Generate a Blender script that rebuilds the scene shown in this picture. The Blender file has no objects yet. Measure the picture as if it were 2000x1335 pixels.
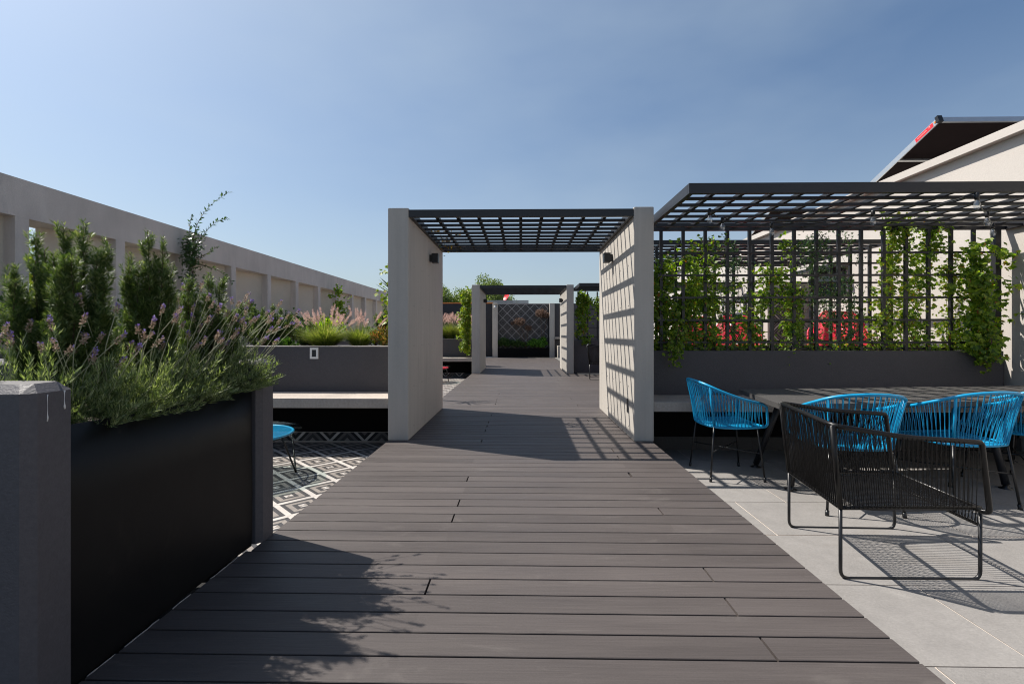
import bpy, bmesh, math, random
import numpy as np
from mathutils import Vector, Matrix

SC = bpy.context.scene
COL = SC.collection
R = math.radians
random.seed(7)

# ------------------------------------------------------------------ camera
YAW = math.atan(18 / 951)
cam_d = bpy.data.cameras.new('camera')
cam_d.sensor_width = 36.0
cam_d.lens = 36.0 * 951 / 2000
cam_d.shift_y = -15.5 / 2000
cam_d.clip_start = 0.05
cam_d.clip_end = 2000
cam = bpy.data.objects.new('camera', cam_d)
COL.objects.link(cam)
cam.location = (0, 0, 1.2)
cam.rotation_euler = (R(90), 0, YAW)
SC.camera = cam

# ------------------------------------------------------------------ light
SUN = Vector((-1.0, 0.46, 1.44)).normalized()
EL = math.asin(SUN.z)
AZ = math.atan2(SUN.x, SUN.y)          # clockwise from +Y
world = bpy.data.worlds.new('World')
SC.world = world
world.use_nodes = True
wn = world.node_tree.nodes
wl = world.node_tree.links
wn.clear()
w_out = wn.new('ShaderNodeOutputWorld')
w_bg = wn.new('ShaderNodeBackground')
sky = wn.new('ShaderNodeTexSky')
sky.sky_type = 'NISHITA'
sky.sun_disc = False
sky.sun_elevation = EL
sky.sun_rotation = AZ
sky.altitude = 0
sky.air_density = 1.0
sky.dust_density = 2.2
sky.ozone_density = 4.0
# thin cirrus veil in the sky
tc = wn.new('ShaderNodeTexCoord')
mp = wn.new('ShaderNodeMapping')
mp.inputs['Scale'].default_value = (1.0, 1.0, 2.4)
mp.inputs['Rotation'].default_value = (0.2, 0.35, 0.5)
mp.inputs['Location'].default_value = (0.73, 4.16, 8.98)
nz = wn.new('ShaderNodeTexNoise')
nz.inputs['Scale'].default_value = 1.2
nz.inputs['Detail'].default_value = 5
nz.inputs['Roughness'].default_value = 0.5
rp = wn.new('ShaderNodeValToRGB')
rp.color_ramp.elements[0].position = 0.42
rp.color_ramp.elements[0].color = (0, 0, 0, 1)
rp.color_ramp.elements[1].position = 0.8
rp.color_ramp.elements[1].color = (0.40, 0.40, 0.40, 1)
mx = wn.new('ShaderNodeMixRGB')
mx.inputs['Color2'].default_value = (5.5, 6.5, 7.1, 1)
wl.new(tc.outputs['Generated'], mp.inputs['Vector'])
wl.new(mp.outputs['Vector'], nz.inputs['Vector'])
wl.new(nz.outputs['Fac'], rp.inputs['Fac'])
wl.new(rp.outputs['Color'], mx.inputs['Fac'])
tint = wn.new('ShaderNodeVectorMath')
tint.operation = 'MULTIPLY'
tint.inputs[1].default_value = (0.95, 1.04, 1.06)
wl.new(sky.outputs['Color'], tint.inputs[0])
wl.new(tint.outputs['Vector'], mx.inputs['Color1'])
# milky haze low in the sky, the same all round the horizon
sp = wn.new('ShaderNodeSeparateXYZ')
wl.new(tc.outputs['Generated'], sp.inputs[0])
mh = wn.new('ShaderNodeMapRange')
mh.interpolation_type = 'SMOOTHSTEP'
mh.inputs['From Min'].default_value = 0.0
mh.inputs['From Max'].default_value = 0.50
mh.inputs['To Min'].default_value = 0.34
mh.inputs['To Max'].default_value = 0.0
wl.new(sp.outputs['Z'], mh.inputs['Value'])
mx2 = wn.new('ShaderNodeMixRGB')
mx2.inputs['Color2'].default_value = (6.0, 6.6, 6.9, 1)
wl.new(mh.outputs['Result'], mx2.inputs['Fac'])
wl.new(mx.outputs['Color'], mx2.inputs['Color1'])
wl.new(mx2.outputs['Color'], w_bg.inputs['Color'])
w_bg.inputs['Strength'].default_value = 0.075
wl.new(w_bg.outputs['Background'], w_out.inputs['Surface'])

sun_d = bpy.data.lights.new('sun', 'SUN')
sun_d.energy = 5.0
sun_d.angle = R(0.5)
sun_d.color = (1.0, 0.94, 0.86)
sun = bpy.data.objects.new('sun', sun_d)
COL.objects.link(sun)
sun.rotation_euler = SUN.to_track_quat('Z', 'Y').to_euler()
sun.location = (-10, 5, 15)

SC.cycles.filter_width = 1.1
SC.view_settings.view_transform = 'Standard'
SC.view_settings.look = 'None'
SC.view_settings.exposure = 0.6
SC.view_settings.gamma = 1.0
SC.view_settings.use_curve_mapping = False

# ------------------------------------------------------------------ materials
def new_mat(name):
    m = bpy.data.materials.new(name)
    m.use_nodes = True
    nt = m.node_tree
    b = nt.nodes['Principled BSDF']
    return m, nt, b

def _mul(nt, a, fac_socket, lo, hi):
    mr = nt.nodes.new('ShaderNodeMapRange')
    mr.inputs['From Min'].default_value = 0.0 if fac_socket.name == 'Random' else 0.28
    mr.inputs['From Max'].default_value = 1.0 if fac_socket.name == 'Random' else 0.72
    mr.inputs['To Min'].default_value = lo
    mr.inputs['To Max'].default_value = hi
    nt.links.new(fac_socket, mr.inputs['Value'])
    mul = nt.nodes.new('ShaderNodeVectorMath')
    mul.operation = 'SCALE'
    nt.links.new(a, mul.inputs[0])
    nt.links.new(mr.outputs['Result'], mul.inputs['Scale'])
    return mul.outputs['Vector']

def surf(name, col, rough=0.7, layers=((3.0, 0.12, (1, 1, 1)),), bump=(80, 0.1), bump_scale=(1, 1, 1),
         spec=0.4, metal=0.0, objrand=0.0, coat=0.0, rough_var=0.0, marks=()):
    m, nt, b = new_mat(name)
    geo = nt.nodes.new('ShaderNodeNewGeometry')
    rgb = nt.nodes.new('ShaderNodeRGB')
    rgb.outputs[0].default_value = (*col, 1)
    c = rgb.outputs[0]
    first = None
    for sc_, amt, st in layers:
        mpn = nt.nodes.new('ShaderNodeMapping')
        mpn.inputs['Scale'].default_value = st
        nt.links.new(geo.outputs['Position'], mpn.inputs['Vector'])
        n = nt.nodes.new('ShaderNodeTexNoise')
        n.inputs['Scale'].default_value = sc_
        n.inputs['Detail'].default_value = 5
        n.inputs['Roughness'].default_value = 0.6
        nt.links.new(mpn.outputs['Vector'], n.inputs['Vector'])
        c = _mul(nt, c, n.outputs['Fac'], 1 - amt, 1 + amt)
        if first is None:
            first = n
    if objrand:
        oi = nt.nodes.new('ShaderNodeObjectInfo')
        c = _mul(nt, c, oi.outputs['Random'], 1 - objrand, 1 + objrand)
    # scattered wear: scuffs, dust, drips (scale, stretch, threshold, colour, strength)
    for sc_, st, th, mc, fac in marks:
        mpn = nt.nodes.new('ShaderNodeMapping')
        mpn.inputs['Scale'].default_value = st
        mpn.inputs['Location'].default_value = (sc_ * .37, sc_ * .71, sc_ * .13)
        nt.links.new(geo.outputs['Position'], mpn.inputs['Vector'])
        n = nt.nodes.new('ShaderNodeTexNoise')
        n.inputs['Scale'].default_value = sc_
        n.inputs['Detail'].default_value = 6
        n.inputs['Roughness'].default_value = 0.65
        n.inputs['Distortion'].default_value = 0.6
        nt.links.new(mpn.outputs['Vector'], n.inputs['Vector'])
        mr = nt.nodes.new('ShaderNodeMapRange')
        mr.interpolation_type = 'SMOOTHSTEP'
        mr.inputs['From Min'].default_value = th
        mr.inputs['From Max'].default_value = th + 0.12
        mr.inputs['To Max'].default_value = fac
        nt.links.new(n.outputs['Fac'], mr.inputs['Value'])
        mxn = nt.nodes.new('ShaderNodeMixRGB')
        mxn.inputs['Color2'].default_value = (*mc, 1)
        nt.links.new(mr.outputs['Result'], mxn.inputs['Fac'])
        nt.links.new(c, mxn.inputs['Color1'])
        c = mxn.outputs['Color']
    nt.links.new(c, b.inputs['Base Color'])
    b.inputs['Roughness'].default_value = rough
    if rough_var and first is not None:
        mr = nt.nodes.new('ShaderNodeMapRange')
        mr.inputs['From Min'].default_value = 0.3
        mr.inputs['From Max'].default_value = 0.7
        mr.inputs['To Min'].default_value = rough - rough_var
        mr.inputs['To Max'].default_value = min(1, rough + rough_var)
        nt.links.new(first.outputs['Fac'], mr.inputs['Value'])
        nt.links.new(mr.outputs['Result'], b.inputs['Roughness'])
    b.inputs['Metallic'].default_value = metal
    b.inputs['Specular IOR Level'].default_value = spec
    b.inputs['Coat Weight'].default_value = coat
    if bump:
        mpn = nt.nodes.new('ShaderNodeMapping')
        mpn.inputs['Scale'].default_value = bump_scale
        nt.links.new(geo.outputs['Position'], mpn.inputs['Vector'])
        n = nt.nodes.new('ShaderNodeTexNoise')
        n.inputs['Scale'].default_value = bump[0]
        n.inputs['Detail'].default_value = 4
        nt.links.new(mpn.outputs['Vector'], n.inputs['Vector'])
        bp = nt.nodes.new('ShaderNodeBump')
        bp.inputs['Strength'].default_value = bump[1]
        bp.inputs['Distance'].default_value = 0.01
        nt.links.new(n.outputs['Fac'], bp.inputs['Height'])
        nt.links.new(bp.outputs['Normal'], b.inputs['Normal'])
    return m

def leafmat(name, cols, trans=0.35, rough=0.45, tcol=(1.25, 1.35, 0.45), spec=0.4):
    """foliage: colour varies from leaf to leaf, light shines through"""
    m, nt, b = new_mat(name)
    geo = nt.nodes.new('ShaderNodeNewGeometry')
    ramp = nt.nodes.new('ShaderNodeValToRGB')
    ramp.color_ramp.interpolation = 'LINEAR'
    els = ramp.color_ramp.elements
    while len(els) < len(cols):
        els.new(0.5)
    for i, (p, c) in enumerate(cols):
        els[i].position = p
        els[i].color = (*c, 1)
    nt.links.new(geo.outputs['Random Per Island'], ramp.inputs['Fac'])
    nt.links.new(ramp.outputs['Color'], b.inputs['Base Color'])
    b.inputs['Roughness'].default_value = rough
    b.inputs['Specular IOR Level'].default_value = spec
    tr = nt.nodes.new('ShaderNodeBsdfTranslucent')
    vm = nt.nodes.new('ShaderNodeVectorMath')
    vm.operation = 'MULTIPLY'
    vm.inputs[1].default_value = tcol
    nt.links.new(ramp.outputs['Color'], vm.inputs[0])
    nt.links.new(vm.outputs['Vector'], tr.inputs['Color'])
    ms = nt.nodes.new('ShaderNodeMixShader')
    ms.inputs['Fac'].default_value = trans
    nt.links.new(b.outputs['BSDF'], ms.inputs[1])
    nt.links.new(tr.outputs['BSDF'], ms.inputs[2])
    nt.links.new(ms.outputs['Shader'], nt.nodes['Material Output'].inputs['Surface'])
    return m

def tilemat(name, size, bands, gloss=0.45):
    """cement tile: diagonal printed bands, read in the tile's own coordinates"""
    m, nt, b = new_mat(name)
    t = nt.nodes.new('ShaderNodeTexCoord')
    sep = nt.nodes.new('ShaderNodeSeparateXYZ')
    nt.links.new(t.outputs['Object'], sep.inputs[0])
    add = nt.nodes.new('ShaderNodeMath')
    add.operation = 'ADD'
    nt.links.new(sep.outputs['X'], add.inputs[0])
    nt.links.new(sep.outputs['Y'], add.inputs[1])
    ma = nt.nodes.new('ShaderNodeMath')
    ma.operation = 'MULTIPLY_ADD'
    ma.inputs[1].default_value = 0.5 / size
    ma.inputs[2].default_value = 0.5
    nt.links.new(add.outputs[0], ma.inputs[0])
    ramp = nt.nodes.new('ShaderNodeValToRGB')
    ramp.color_ramp.interpolation = 'CONSTANT'
    els = ramp.color_ramp.elements
    while len(els) < len(bands):
        els.new(0.5)
    for i, (p, c) in enumerate(bands):
        els[i].position = p
        els[i].color = (*c, 1)
    nt.links.new(ma.outputs[0], ramp.inputs['Fac'])
    geo = nt.nodes.new('ShaderNodeNewGeometry')
    n = nt.nodes.new('ShaderNodeTexNoise')
    n.inputs['Scale'].default_value = 9
    n.inputs['Detail'].default_value = 6
    nt.links.new(geo.outputs['Position'], n.inputs['Vector'])
    c = _mul(nt, ramp.outputs['Color'], n.outputs['Fac'], 0.86, 1.12)
    oi = nt.nodes.new('ShaderNodeObjectInfo')
    c = _mul(nt, c, oi.outputs['Random'], 0.93, 1.05)
    nt.links.new(c, b.inputs['Base Color'])
    b.inputs['Roughness'].default_value = gloss
    b.inputs['Specular IOR Level'].default_value = 0.35
    return m

M = {}
M['deck'] = surf('composite_decking', (0.079, 0.068, 0.0645), 0.52,
                 ((2.2, 0.10, (0.35, 3, 1)), (30, 0.16, (0.09, 5, 1)), (160, 0.10, (1, 1, 1))),
                 bump=(120, 0.22), bump_scale=(0.06, 2.5, 1), spec=0.24, objrand=0.11, rough_var=0.10,
                 marks=((1.6, (1, 2.2, 1), .58, (.14, .125, .115), .35), (7, (.35, 2.5, 1), .62, (.15, .135, .125), .35), (45, (1, 1, 1), .70, (.22, .20, .18), .5)))
M['under'] = surf('dark_substrate', (0.012, 0.012, 0.013), 0.9)
M['stone'] = surf('grey_stone_paving', (0.222, 0.211, 0.201), 0.75,
                  ((1.3, 0.07, (1, 1, 1)), (9, 0.09, (1, 1, 1)), (55, 0.10, (1, 1.6, 1))),
                  bump=(90, 0.22), spec=0.3, objrand=0.06,
                  marks=((1.1, (1, 1, 1), .56, (.17, .155, .14), .35), (4, (1, 1, 1), .60, (.30, .285, .265), .3), (38, (1, 1, 1), .70, (.12, .11, .10), .5)))
M['grout'] = surf('pale_grout', (0.58, 0.50, 0.43), 0.9)
M['conc'] = surf('cast_concrete', (0.44, 0.41, 0.37), 0.8,
                 ((1.0, 0.10, (1, 1, 0.5)), (4, 0.06, (4, 4, 0.2)), (60, 0.03, (1, 1, 1))),
                 bump=(110, 0.05), spec=0.25,
                 marks=((1.8, (1.4, 1.4, .3), .56, (.34, .315, .285), .4), (9, (1.6, 1.6, .25), .62, (.52, .49, .45), .35), (30, (1, 1, 1), .70, (.25, .23, .21), .4)))
M['benchc'] = surf('bench_concrete', (0.385, 0.34, 0.30), 0.75,
                   ((2.2, 0.12, (1, 1, 1)), (40, 0.14, (1, 1, 1))), bump=(120, 0.2), spec=0.25)
M['stucco'] = surf('grey_stucco', (0.52, 0.475, 0.445), 0.92,
                   ((0.8, 0.10, (1, 0.6, 1.2)), (3.5, 0.10, (1, 1, 0.35)), (55, 0.07, (1, 1, 1))),
                   bump=(75, 0.4), spec=0.15,
                    marks=((1.4, (1, 1.6, .35), .55, (.36, .33, .31), .4), (5, (1, 1, .22), .60, (.62, .58, .54), .3), (16, (1, 1, .6), .66, (.30, .27, .25), .35)))
M['stucco_in'] = surf('warm_stucco', (0.53, 0.48, 0.41), 0.92,
                      ((1.2, 0.10, (1, 1, 1)), (60, 0.07, (1, 1, 1))), bump=(75, 0.35), spec=0.15)
M['cream'] = surf('cream_render', (0.49, 0.455, 0.42), 0.9,
                  ((0.7, 0.05, (1, 1, 1)), (70, 0.05, (1, 1, 1))), bump=(60, 0.18), spec=0.15)
M['paintgrey'] = surf('charcoal_wall_paint', (0.064, 0.06, 0.066), 0.6,
                      ((1.2, 0.10, (1, 1, 1)), (45, 0.10, (1, 1, 1))), bump=(110, 0.3), spec=0.45,
                       marks=((2.2, (1, 1, .5), .60, (.10, .094, .098), .35), (18, (1, 1, .4), .66, (.13, .12, .12), .3)))
M['paintgrey2'] = surf('grey_wall_paint', (0.088, 0.083, 0.091), 0.55,
                       ((1.5, 0.10, (1, 1, 1)), (60, 0.12, (1, 1, 1))), bump=(140, 0.2), spec=0.4)
M['void'] = surf('bench_shade_and_trough_black', (0.006, 0.006, 0.006), 0.8, bump=None, spec=0.1)  # shade under the benches put into the colour; also the black trough
M['navy'] = surf('navy_black_paint', (0.020, 0.021, 0.028), 0.6, bump=(100, 0.2))
M['capcol'] = surf('pale_cap_and_cement', (0.30, 0.28, 0.265), 0.75,
                   ((9, 0.22, (1, 1, 1)), (60, 0.15, (1, 1, 1))), bump=(100, 0.3))  # paler and more mottled than the charcoal wall; also colours the cement smear
M['sheet'] = surf('black_steel_sheet', (0.005, 0.0048, 0.005), 0.45,
                  ((1.6, 0.25, (1, 1, 1)), (14, 0.15, (1, 1, 1))), bump=(2.2, 0.5), spec=0.3, rough_var=0.07,
                   marks=((3.0, (1, 1, .6), .58, (.022, .019, .017), .6), (26, (1, 1, .5), .66, (.04, .036, .032), .4)))
M['steel'] = surf('charcoal_powder_coat', (0.017, 0.017, 0.020), 0.45,
                  ((8, 0.1, (1, 1, 1)),), bump=(200, 0.05), spec=0.5)
M['blackm'] = surf('black_metal', (0.010, 0.010, 0.011), 0.35, ((8, 0.1, (1, 1, 1)),), bump=None, spec=0.5)
M['cordblk'] = surf('black_pvc_cord', (0.006, 0.0055, 0.0055), 0.34, ((20, 0.2, (1, 1, 1)),), bump=None, spec=0.35)
M['cordblu'] = surf('turquoise_pvc_cord', (0.006, 0.28, 0.52), 0.34, ((20, 0.12, (1, 1, 1)),), bump=None, spec=0.5)
M['cordred'] = surf('red_pvc_cord', (0.80, 0.02, 0.06), 0.4, ((20, 0.12, (1, 1, 1)),), bump=None, spec=0.4)
M['slate'] = surf('dark_slate_top', (0.052, 0.049, 0.047), 0.65,
                  ((3, 0.12, (1, 1, 1)), (60, 0.2, (1, 1, 1))), bump=(150, 0.1), spec=0.5)
M['soil'] = surf('potting_soil', (0.035, 0.024, 0.016), 0.95, ((30, 0.4, (1, 1, 1)),), bump=(60, 1.0))
M['alu'] = surf('anodised_aluminium', (0.62, 0.62, 0.62), 0.35, ((10, 0.05, (1, 1, 1)),), bump=None, metal=0.85)
M['panelback'] = surf('solar_backsheet', (0.010, 0.0055, 0.006), 0.8, ((10, 0.1, (1, 1, 1)),), bump=None, spec=0.1)
M['cell'] = surf('solar_cells', (0.01, 0.014, 0.04), 0.12, ((10, 0.1, (1, 1, 1)),), bump=None, spec=0.6)
M['redlab'] = surf('red_sticker', (0.72, 0.02, 0.03), 0.4, ((10, 0.05, (1, 1, 1)),), bump=None)
M['white'] = surf('white_plastic', (0.72, 0.71, 0.69), 0.45, ((10, 0.05, (1, 1, 1)),), bump=None)
M['orange'] = surf('orange_primer', (0.60, 0.20, 0.05), 0.7, bump=None)
M['corr'] = surf('grey_cladding', (0.36, 0.36, 0.37), 0.6, bump=None)
M['ground'] = surf('city_ground', (0.16, 0.15, 0.13), 0.95, ((0.05, 0.3, (1, 1, 1)),), bump=None)
M['stem'] = surf('green_stem', (0.13, 0.15, 0.07), 0.7, bump=None)
M['lstem'] = surf('pale_flower_stem', (0.30, 0.31, 0.19), 0.7, bump=None)
M['wood'] = surf('brown_bark', (0.10, 0.065, 0.045), 0.9, ((40, 0.3, (1, 1, 1)),), bump=(60, 0.8))
M['winglass'], nt_, b_ = new_mat('dark_window_glass')
b_.inputs['Base Color'].default_value = (0.03, 0.035, 0.045, 1)
b_.inputs['Roughness'].default_value = 0.06
def thinglass(name, tint, refl):
    m, nt, b = new_mat(name)
    tr = nt.nodes.new('ShaderNodeBsdfTransparent')
    tr.inputs['Color'].default_value = (*tint, 1)
    gl = nt.nodes.new('ShaderNodeBsdfGlossy')
    gl.inputs['Roughness'].default_value = 0.02
    ms = nt.nodes.new('ShaderNodeMixShader')
    ms.inputs['Fac'].default_value = refl
    nt.links.new(tr.outputs[0], ms.inputs[1])
    nt.links.new(gl.outputs[0], ms.inputs[2])
    nt.links.new(ms.outputs[0], nt.nodes['Material Output'].inputs['Surface'])
    return m
M['glass'] = thinglass('clear_bulb_glass', (0.95, 0.96, 0.96), 0.24)
M['tglass'] = thinglass('table_glass', (0.90, 0.97, 0.96), 0.08)

WH, BE, GR, DK, BK = (0.48, 0.445, 0.41), (0.24, 0.213, 0.19), (0.13, 0.12, 0.115), (0.050, 0.047, 0.048), (0.012, 0.012, 0.013)
M['tilef'] = tilemat('printed_floor_tile', 0.22,
                     [(0.0, WH), (0.10, DK), (0.20, BE), (0.32, DK), (0.43, WH), (0.57, DK), (0.67, BE), (0.79, DK), (0.90, BE)])
M['tilew'] = tilemat('printed_wall_tile', 0.235,
                     [(0.0, BE), (0.05, BK), (0.16, GR), (0.25, BK), (0.33, GR), (0.38, BK), (0.45, (.33, .31, .30)), (0.55, BK),
                      (0.62, GR), (0.67, BK), (0.75, GR), (0.84, BK), (0.95, BE)])
M['tiles'] = tilemat('printed_skirting_tile', 0.22,
                     [(0.0, BE), (0.22, DK), (0.34, GR), (0.45, BK), (0.56, WH), (0.66, BK), (0.78, GR)])

M['rose'] = leafmat('rosemary_needles', [(0, (0.035, 0.066, 0.018)), (0.55, (0.085, 0.140, 0.036)), (0.85, (0.18, 0.24, 0.08)), (1, (0.36, 0.39, 0.20))],
                    0.3, 0.5, (1.4, 1.5, 0.5), 0.35)
M['lav'] = leafmat('lavender_leaves', [(0, (0.07, 0.105, 0.040)), (0.5, (0.17, 0.22, 0.095)), (1, (0.42, 0.46, 0.27))],
                   0.38, 0.6, (1.25, 1.4, 0.5))
M['lavtan'] = leafmat('dry_lavender_calyx', [(0, (0.26, 0.17, 0.11)), (0.5, (0.42, 0.31, 0.22)), (1, (0.52, 0.42, 0.33))], 0.2, 0.7, (1, 1, 1))
M['lavpur'] = leafmat('purple_lavender_petals', [(0, (0.16, 0.10, 0.34)), (0.5, (0.30, 0.21, 0.56)), (1, (0.38, 0.33, 0.55))], 0.3, 0.7, (1, 1, 1))
M['vine'] = leafmat('vine_leaves', [(0, (0.05, 0.11, 0.014)), (0.4, (0.13, 0.23, 0.026)), (0.75, (0.28, 0.38, 0.040)), (0.96, (0.30, 0.36, 0.05)), (0.988, (0.36, 0.12, 0.04))],
                    0.55, 0.42, (1.75, 1.85, 0.40), 0.45)
M['jas'] = leafmat('dark_jasmine_leaves', [(0, (0.022, 0.055, 0.014)), (0.6, (0.045, 0.10, 0.024)), (1, (0.10, 0.16, 0.045))],
                   0.3, 0.3, (1.3, 1.4, 0.4), 0.6)
M['vinel'] = leafmat('yellow_green_vine_leaves', [(0, (0.08, 0.15, 0.015)), (0.45, (0.18, 0.29, 0.024)), (0.85, (0.30, 0.38, 0.035)), (1, (0.42, 0.30, 0.04))],
                     0.45, 0.45, (1.7, 1.7, 0.32))  # yellower green than the plain vine leaves
M['shrub'] = leafmat('shrub_leaves', [(0, (0.03, 0.07, 0.018)), (0.6, (0.06, 0.13, 0.03)), (1, (0.13, 0.21, 0.055))], 0.35, 0.45)
M['geran'] = leafmat('bright_shrub_leaves', [(0, (0.05, 0.14, 0.018)), (0.6, (0.11, 0.28, 0.035)), (1, (0.22, 0.42, 0.06))], 0.35, 0.5)
M['rust'] = leafmat('rusty_shrub_leaves', [(0, (0.05, 0.08, 0.02)), (0.4, (0.14, 0.17, 0.03)), (0.6, (0.25, 0.12, 0.04)), (1, (0.34, 0.22, 0.05))], 0.35, 0.5, (1.2, 1.1, .5))
M['grass'] = leafmat('grass_blades', [(0, (0.08, 0.14, 0.025)), (0.5, (0.19, 0.25, 0.05)), (0.8,(0.30, 0.33, 0.09)), (1, (0.50, 0.46, 0.24))], 0.4, 0.5, (1.2, 1.25, .5))
M['plume'] = leafmat('pink_grass_plume', [(0, (0.42, 0.27, 0.24)), (0.5, (0.60, 0.43, 0.38)), (1, (0.74, 0.60, 0.54))], 0.45, 0.7, (1.1, 1.0, 1.0))
M['tree'] = leafmat('tree_leaves', [(0, (0.09, 0.14, 0.04)), (0.6, (0.16, 0.22, 0.06)), (1, (0.26, 0.31, 0.11))], 0.3, 0.5)
M['dry'] = leafmat('dry_hydrangea', [(0, (0.10, 0.055, 0.035)), (0.6, (0.21, 0.13, 0.09)), (1, (0.40, 0.28, 0.21))], 0.3, 0.7, (1, 1, 1))
M['palm'] = leafmat('palm_leaves', [(0, (0.04, 0.07, 0.02)), (1, (0.09, 0.13, 0.04))], 0.25, 0.4)
M['pink'] = leafmat('pink_petals', [(0, (0.5, 0.05, 0.22)), (1, (0.65, 0.12, 0.35))], 0.4, 0.6, (1, 1, 1))

# ------------------------------------------------------------------ object helpers
BASE = {}

def link(o, parent=None):
    COL.objects.link(o)
    if parent is not None:
        o.parent = parent
    return o

def thing(name, label, cat, loc=(0, 0, 0), rz=0.0, group=None):
    o = bpy.data.objects.new(name, None)
    o.empty_display_size = 0.1
    o.location = loc
    o.rotation_euler = (0, 0, rz)
    link(o)
    o['label'] = label
    o['category'] = cat
    if group:
        o['group'] = group
    BASE[o.name] = Vector(loc)
    return o

def copy_tree(o, parent=None):
    c = o.copy()
    link(c, parent)
    for ch in list(o.children):
        copy_tree(ch, c)
    return c

class MB:
    def __init__(s):
        s.v = []
        s.f = []
        s.sm = []

    def add(s, vs, fs, smooth=False):
        n = len(s.v)
        s.v += [tuple(p) for p in vs]
        s.f += [tuple(i + n for i in f) for f in fs]
        s.sm += [smooth] * len(fs)
        return s

    def box(s, x0, x1, y0, y1, z0, z1, ch=0.0):
        x0, x1 = min(x0, x1), max(x0, x1)
        y0, y1 = min(y0, y1), max(y0, y1)
        z0, z1 = min(z0, z1), max(z0, z1)
        if ch <= 0:
            vs = [(x, y, z) for z in (z0, z1) for y in (y0, y1) for x in (x0, x1)]
            fs = [(0, 2, 3, 1), (4, 5, 7, 6), (0, 1, 5, 4), (2, 6, 7, 3), (0, 4, 6, 2), (1, 3, 7, 5)]
            return s.add(vs, fs)
        bm = bmesh.new()
        bmesh.ops.create_cube(bm, size=1.0)
        for v in bm.verts:
            v.co = Vector(((x0 + x1) / 2 + v.co.x * (x1 - x0), (y0 + y1) / 2 + v.co.y * (y1 - y0), (z0 + z1) / 2 + v.co.z * (z1 - z0)))
        bmesh.ops.bevel(bm, geom=list(bm.edges), offset=ch, segments=2, affect='EDGES', profile=0.6)
        bm.verts.ensure_lookup_table()
        s.add([v.co[:] for v in bm.verts], [tuple(v.index for v in f.verts) for f in bm.faces])
        bm.free()
        return s

    def prism(s, pts, z0, z1):
        n = len(pts)
        vs = [(x, y, z0) for x, y in pts] + [(x, y, z1) for x, y in pts]
        fs = [tuple(range(n))[::-1], tuple(range(n, 2 * n))] + [(i, (i + 1) % n, n + (i + 1) % n, n + i) for i in range(n)]
        return s.add(vs, fs)

    def tube(s, pts, r, seg=6, closed=False, caps=True):
        pts = [Vector(p) for p in pts]
        n = len(pts)
        rs = r if isinstance(r, (list, tuple)) else [r] * n
        vs, fs = [], []
        up = None
        for i, p in enumerate(pts):
            if closed:
                t = pts[(i + 1) % n] - pts[i - 1]
            else:
                t = pts[min(i + 1, n - 1)] - pts[max(i - 1, 0)]
            t.normalize()
            if up is None:
                up = Vector((0, 0, 1)) if abs(t.z) < 0.9 else Vector((1, 0, 0))
            a = (up - t * up.dot(t))
            if a.length < 1e-5:
                a = t.orthogonal()
            a.normalize()
            b = t.cross(a)
            up = a
            for k in range(seg):
                an = 2 * math.pi * k / seg
                vs.append(p + (a * math.cos(an) + b * math.sin(an)) * rs[i])
        m = n if closed else n - 1
        for i in range(m):
            j = (i + 1) % n
            for k in range(seg):
                l = (k + 1) % seg
                fs.append((i * seg + k, i * seg + l, j * seg + l, j * seg + k))
        if caps and not closed:
            fs.append(tuple(range(seg))[::-1])
            fs.append(tuple(range((n - 1) * seg, n * seg)))
        return s.add(vs, fs, True)

    def lathe(s, cx, cy, prof, seg=24):
        vs, fs = [], []
        for r, z in prof:
            for k in range(seg):
                a = 2 * math.pi * k / seg
                vs.append((cx + r * math.cos(a), cy + r * math.sin(a), z))
        for i in range(len(prof) - 1):
            for k in range(seg):
                l = (k + 1) % seg
                fs.append((i * seg + k, i * seg + l, (i + 1) * seg + l, (i + 1) * seg + k))
        fs.append(tuple(range(seg))[::-1])
        fs.append(tuple(range((len(prof) - 1) * seg, len(prof) * seg)))
        return s.add(vs, fs, True)

    def mesh(s, name, mat, off=(0, 0, 0)):
        me = bpy.data.meshes.new(name)
        ox, oy, oz = off
        me.from_pydata([(x - ox, y - oy, z - oz) for x, y, z in s.v], [], s.f)
        me.polygons.foreach_set('use_smooth', s.sm)
        me.materials.append(mat)
        me.update()
        return me

def root_base(parent):
    p = parent
    while p is not None and p.name not in BASE:
        p = p.parent
    return BASE[p.name] if p is not None else Vector((0, 0, 0))

def part(name, mb, mat, parent=None, label=None, kind=None):
    """one mesh object; coordinates are given in the place's own frame"""
    off = root_base(parent)
    o = bpy.data.objects.new(name, mb.mesh(name, mat, off))
    link(o, parent)
    if label:
        o['label'] = label
    if kind:
        o['kind'] = kind
    return o

def piece(name, me, loc, parent, rot=None, scale=None):
    """a copy of a shared mesh, placed in the place's own frame"""
    o = bpy.data.objects.new(name, me)
    o.location = Vector(loc) - root_base(parent)
    if rot:
        o.rotation_euler = rot
    if scale:
        o.scale = scale
    link(o, parent)
    return o

def struct(name, mb, mat, label, loc=(0, 0, 0)):
    o = bpy.data.objects.new(name, mb.mesh(name, mat, loc))
    o.location = loc
    link(o)
    o['kind'] = 'structure'
    o['label'] = label
    BASE[o.name] = Vector(loc)
    return o

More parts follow.
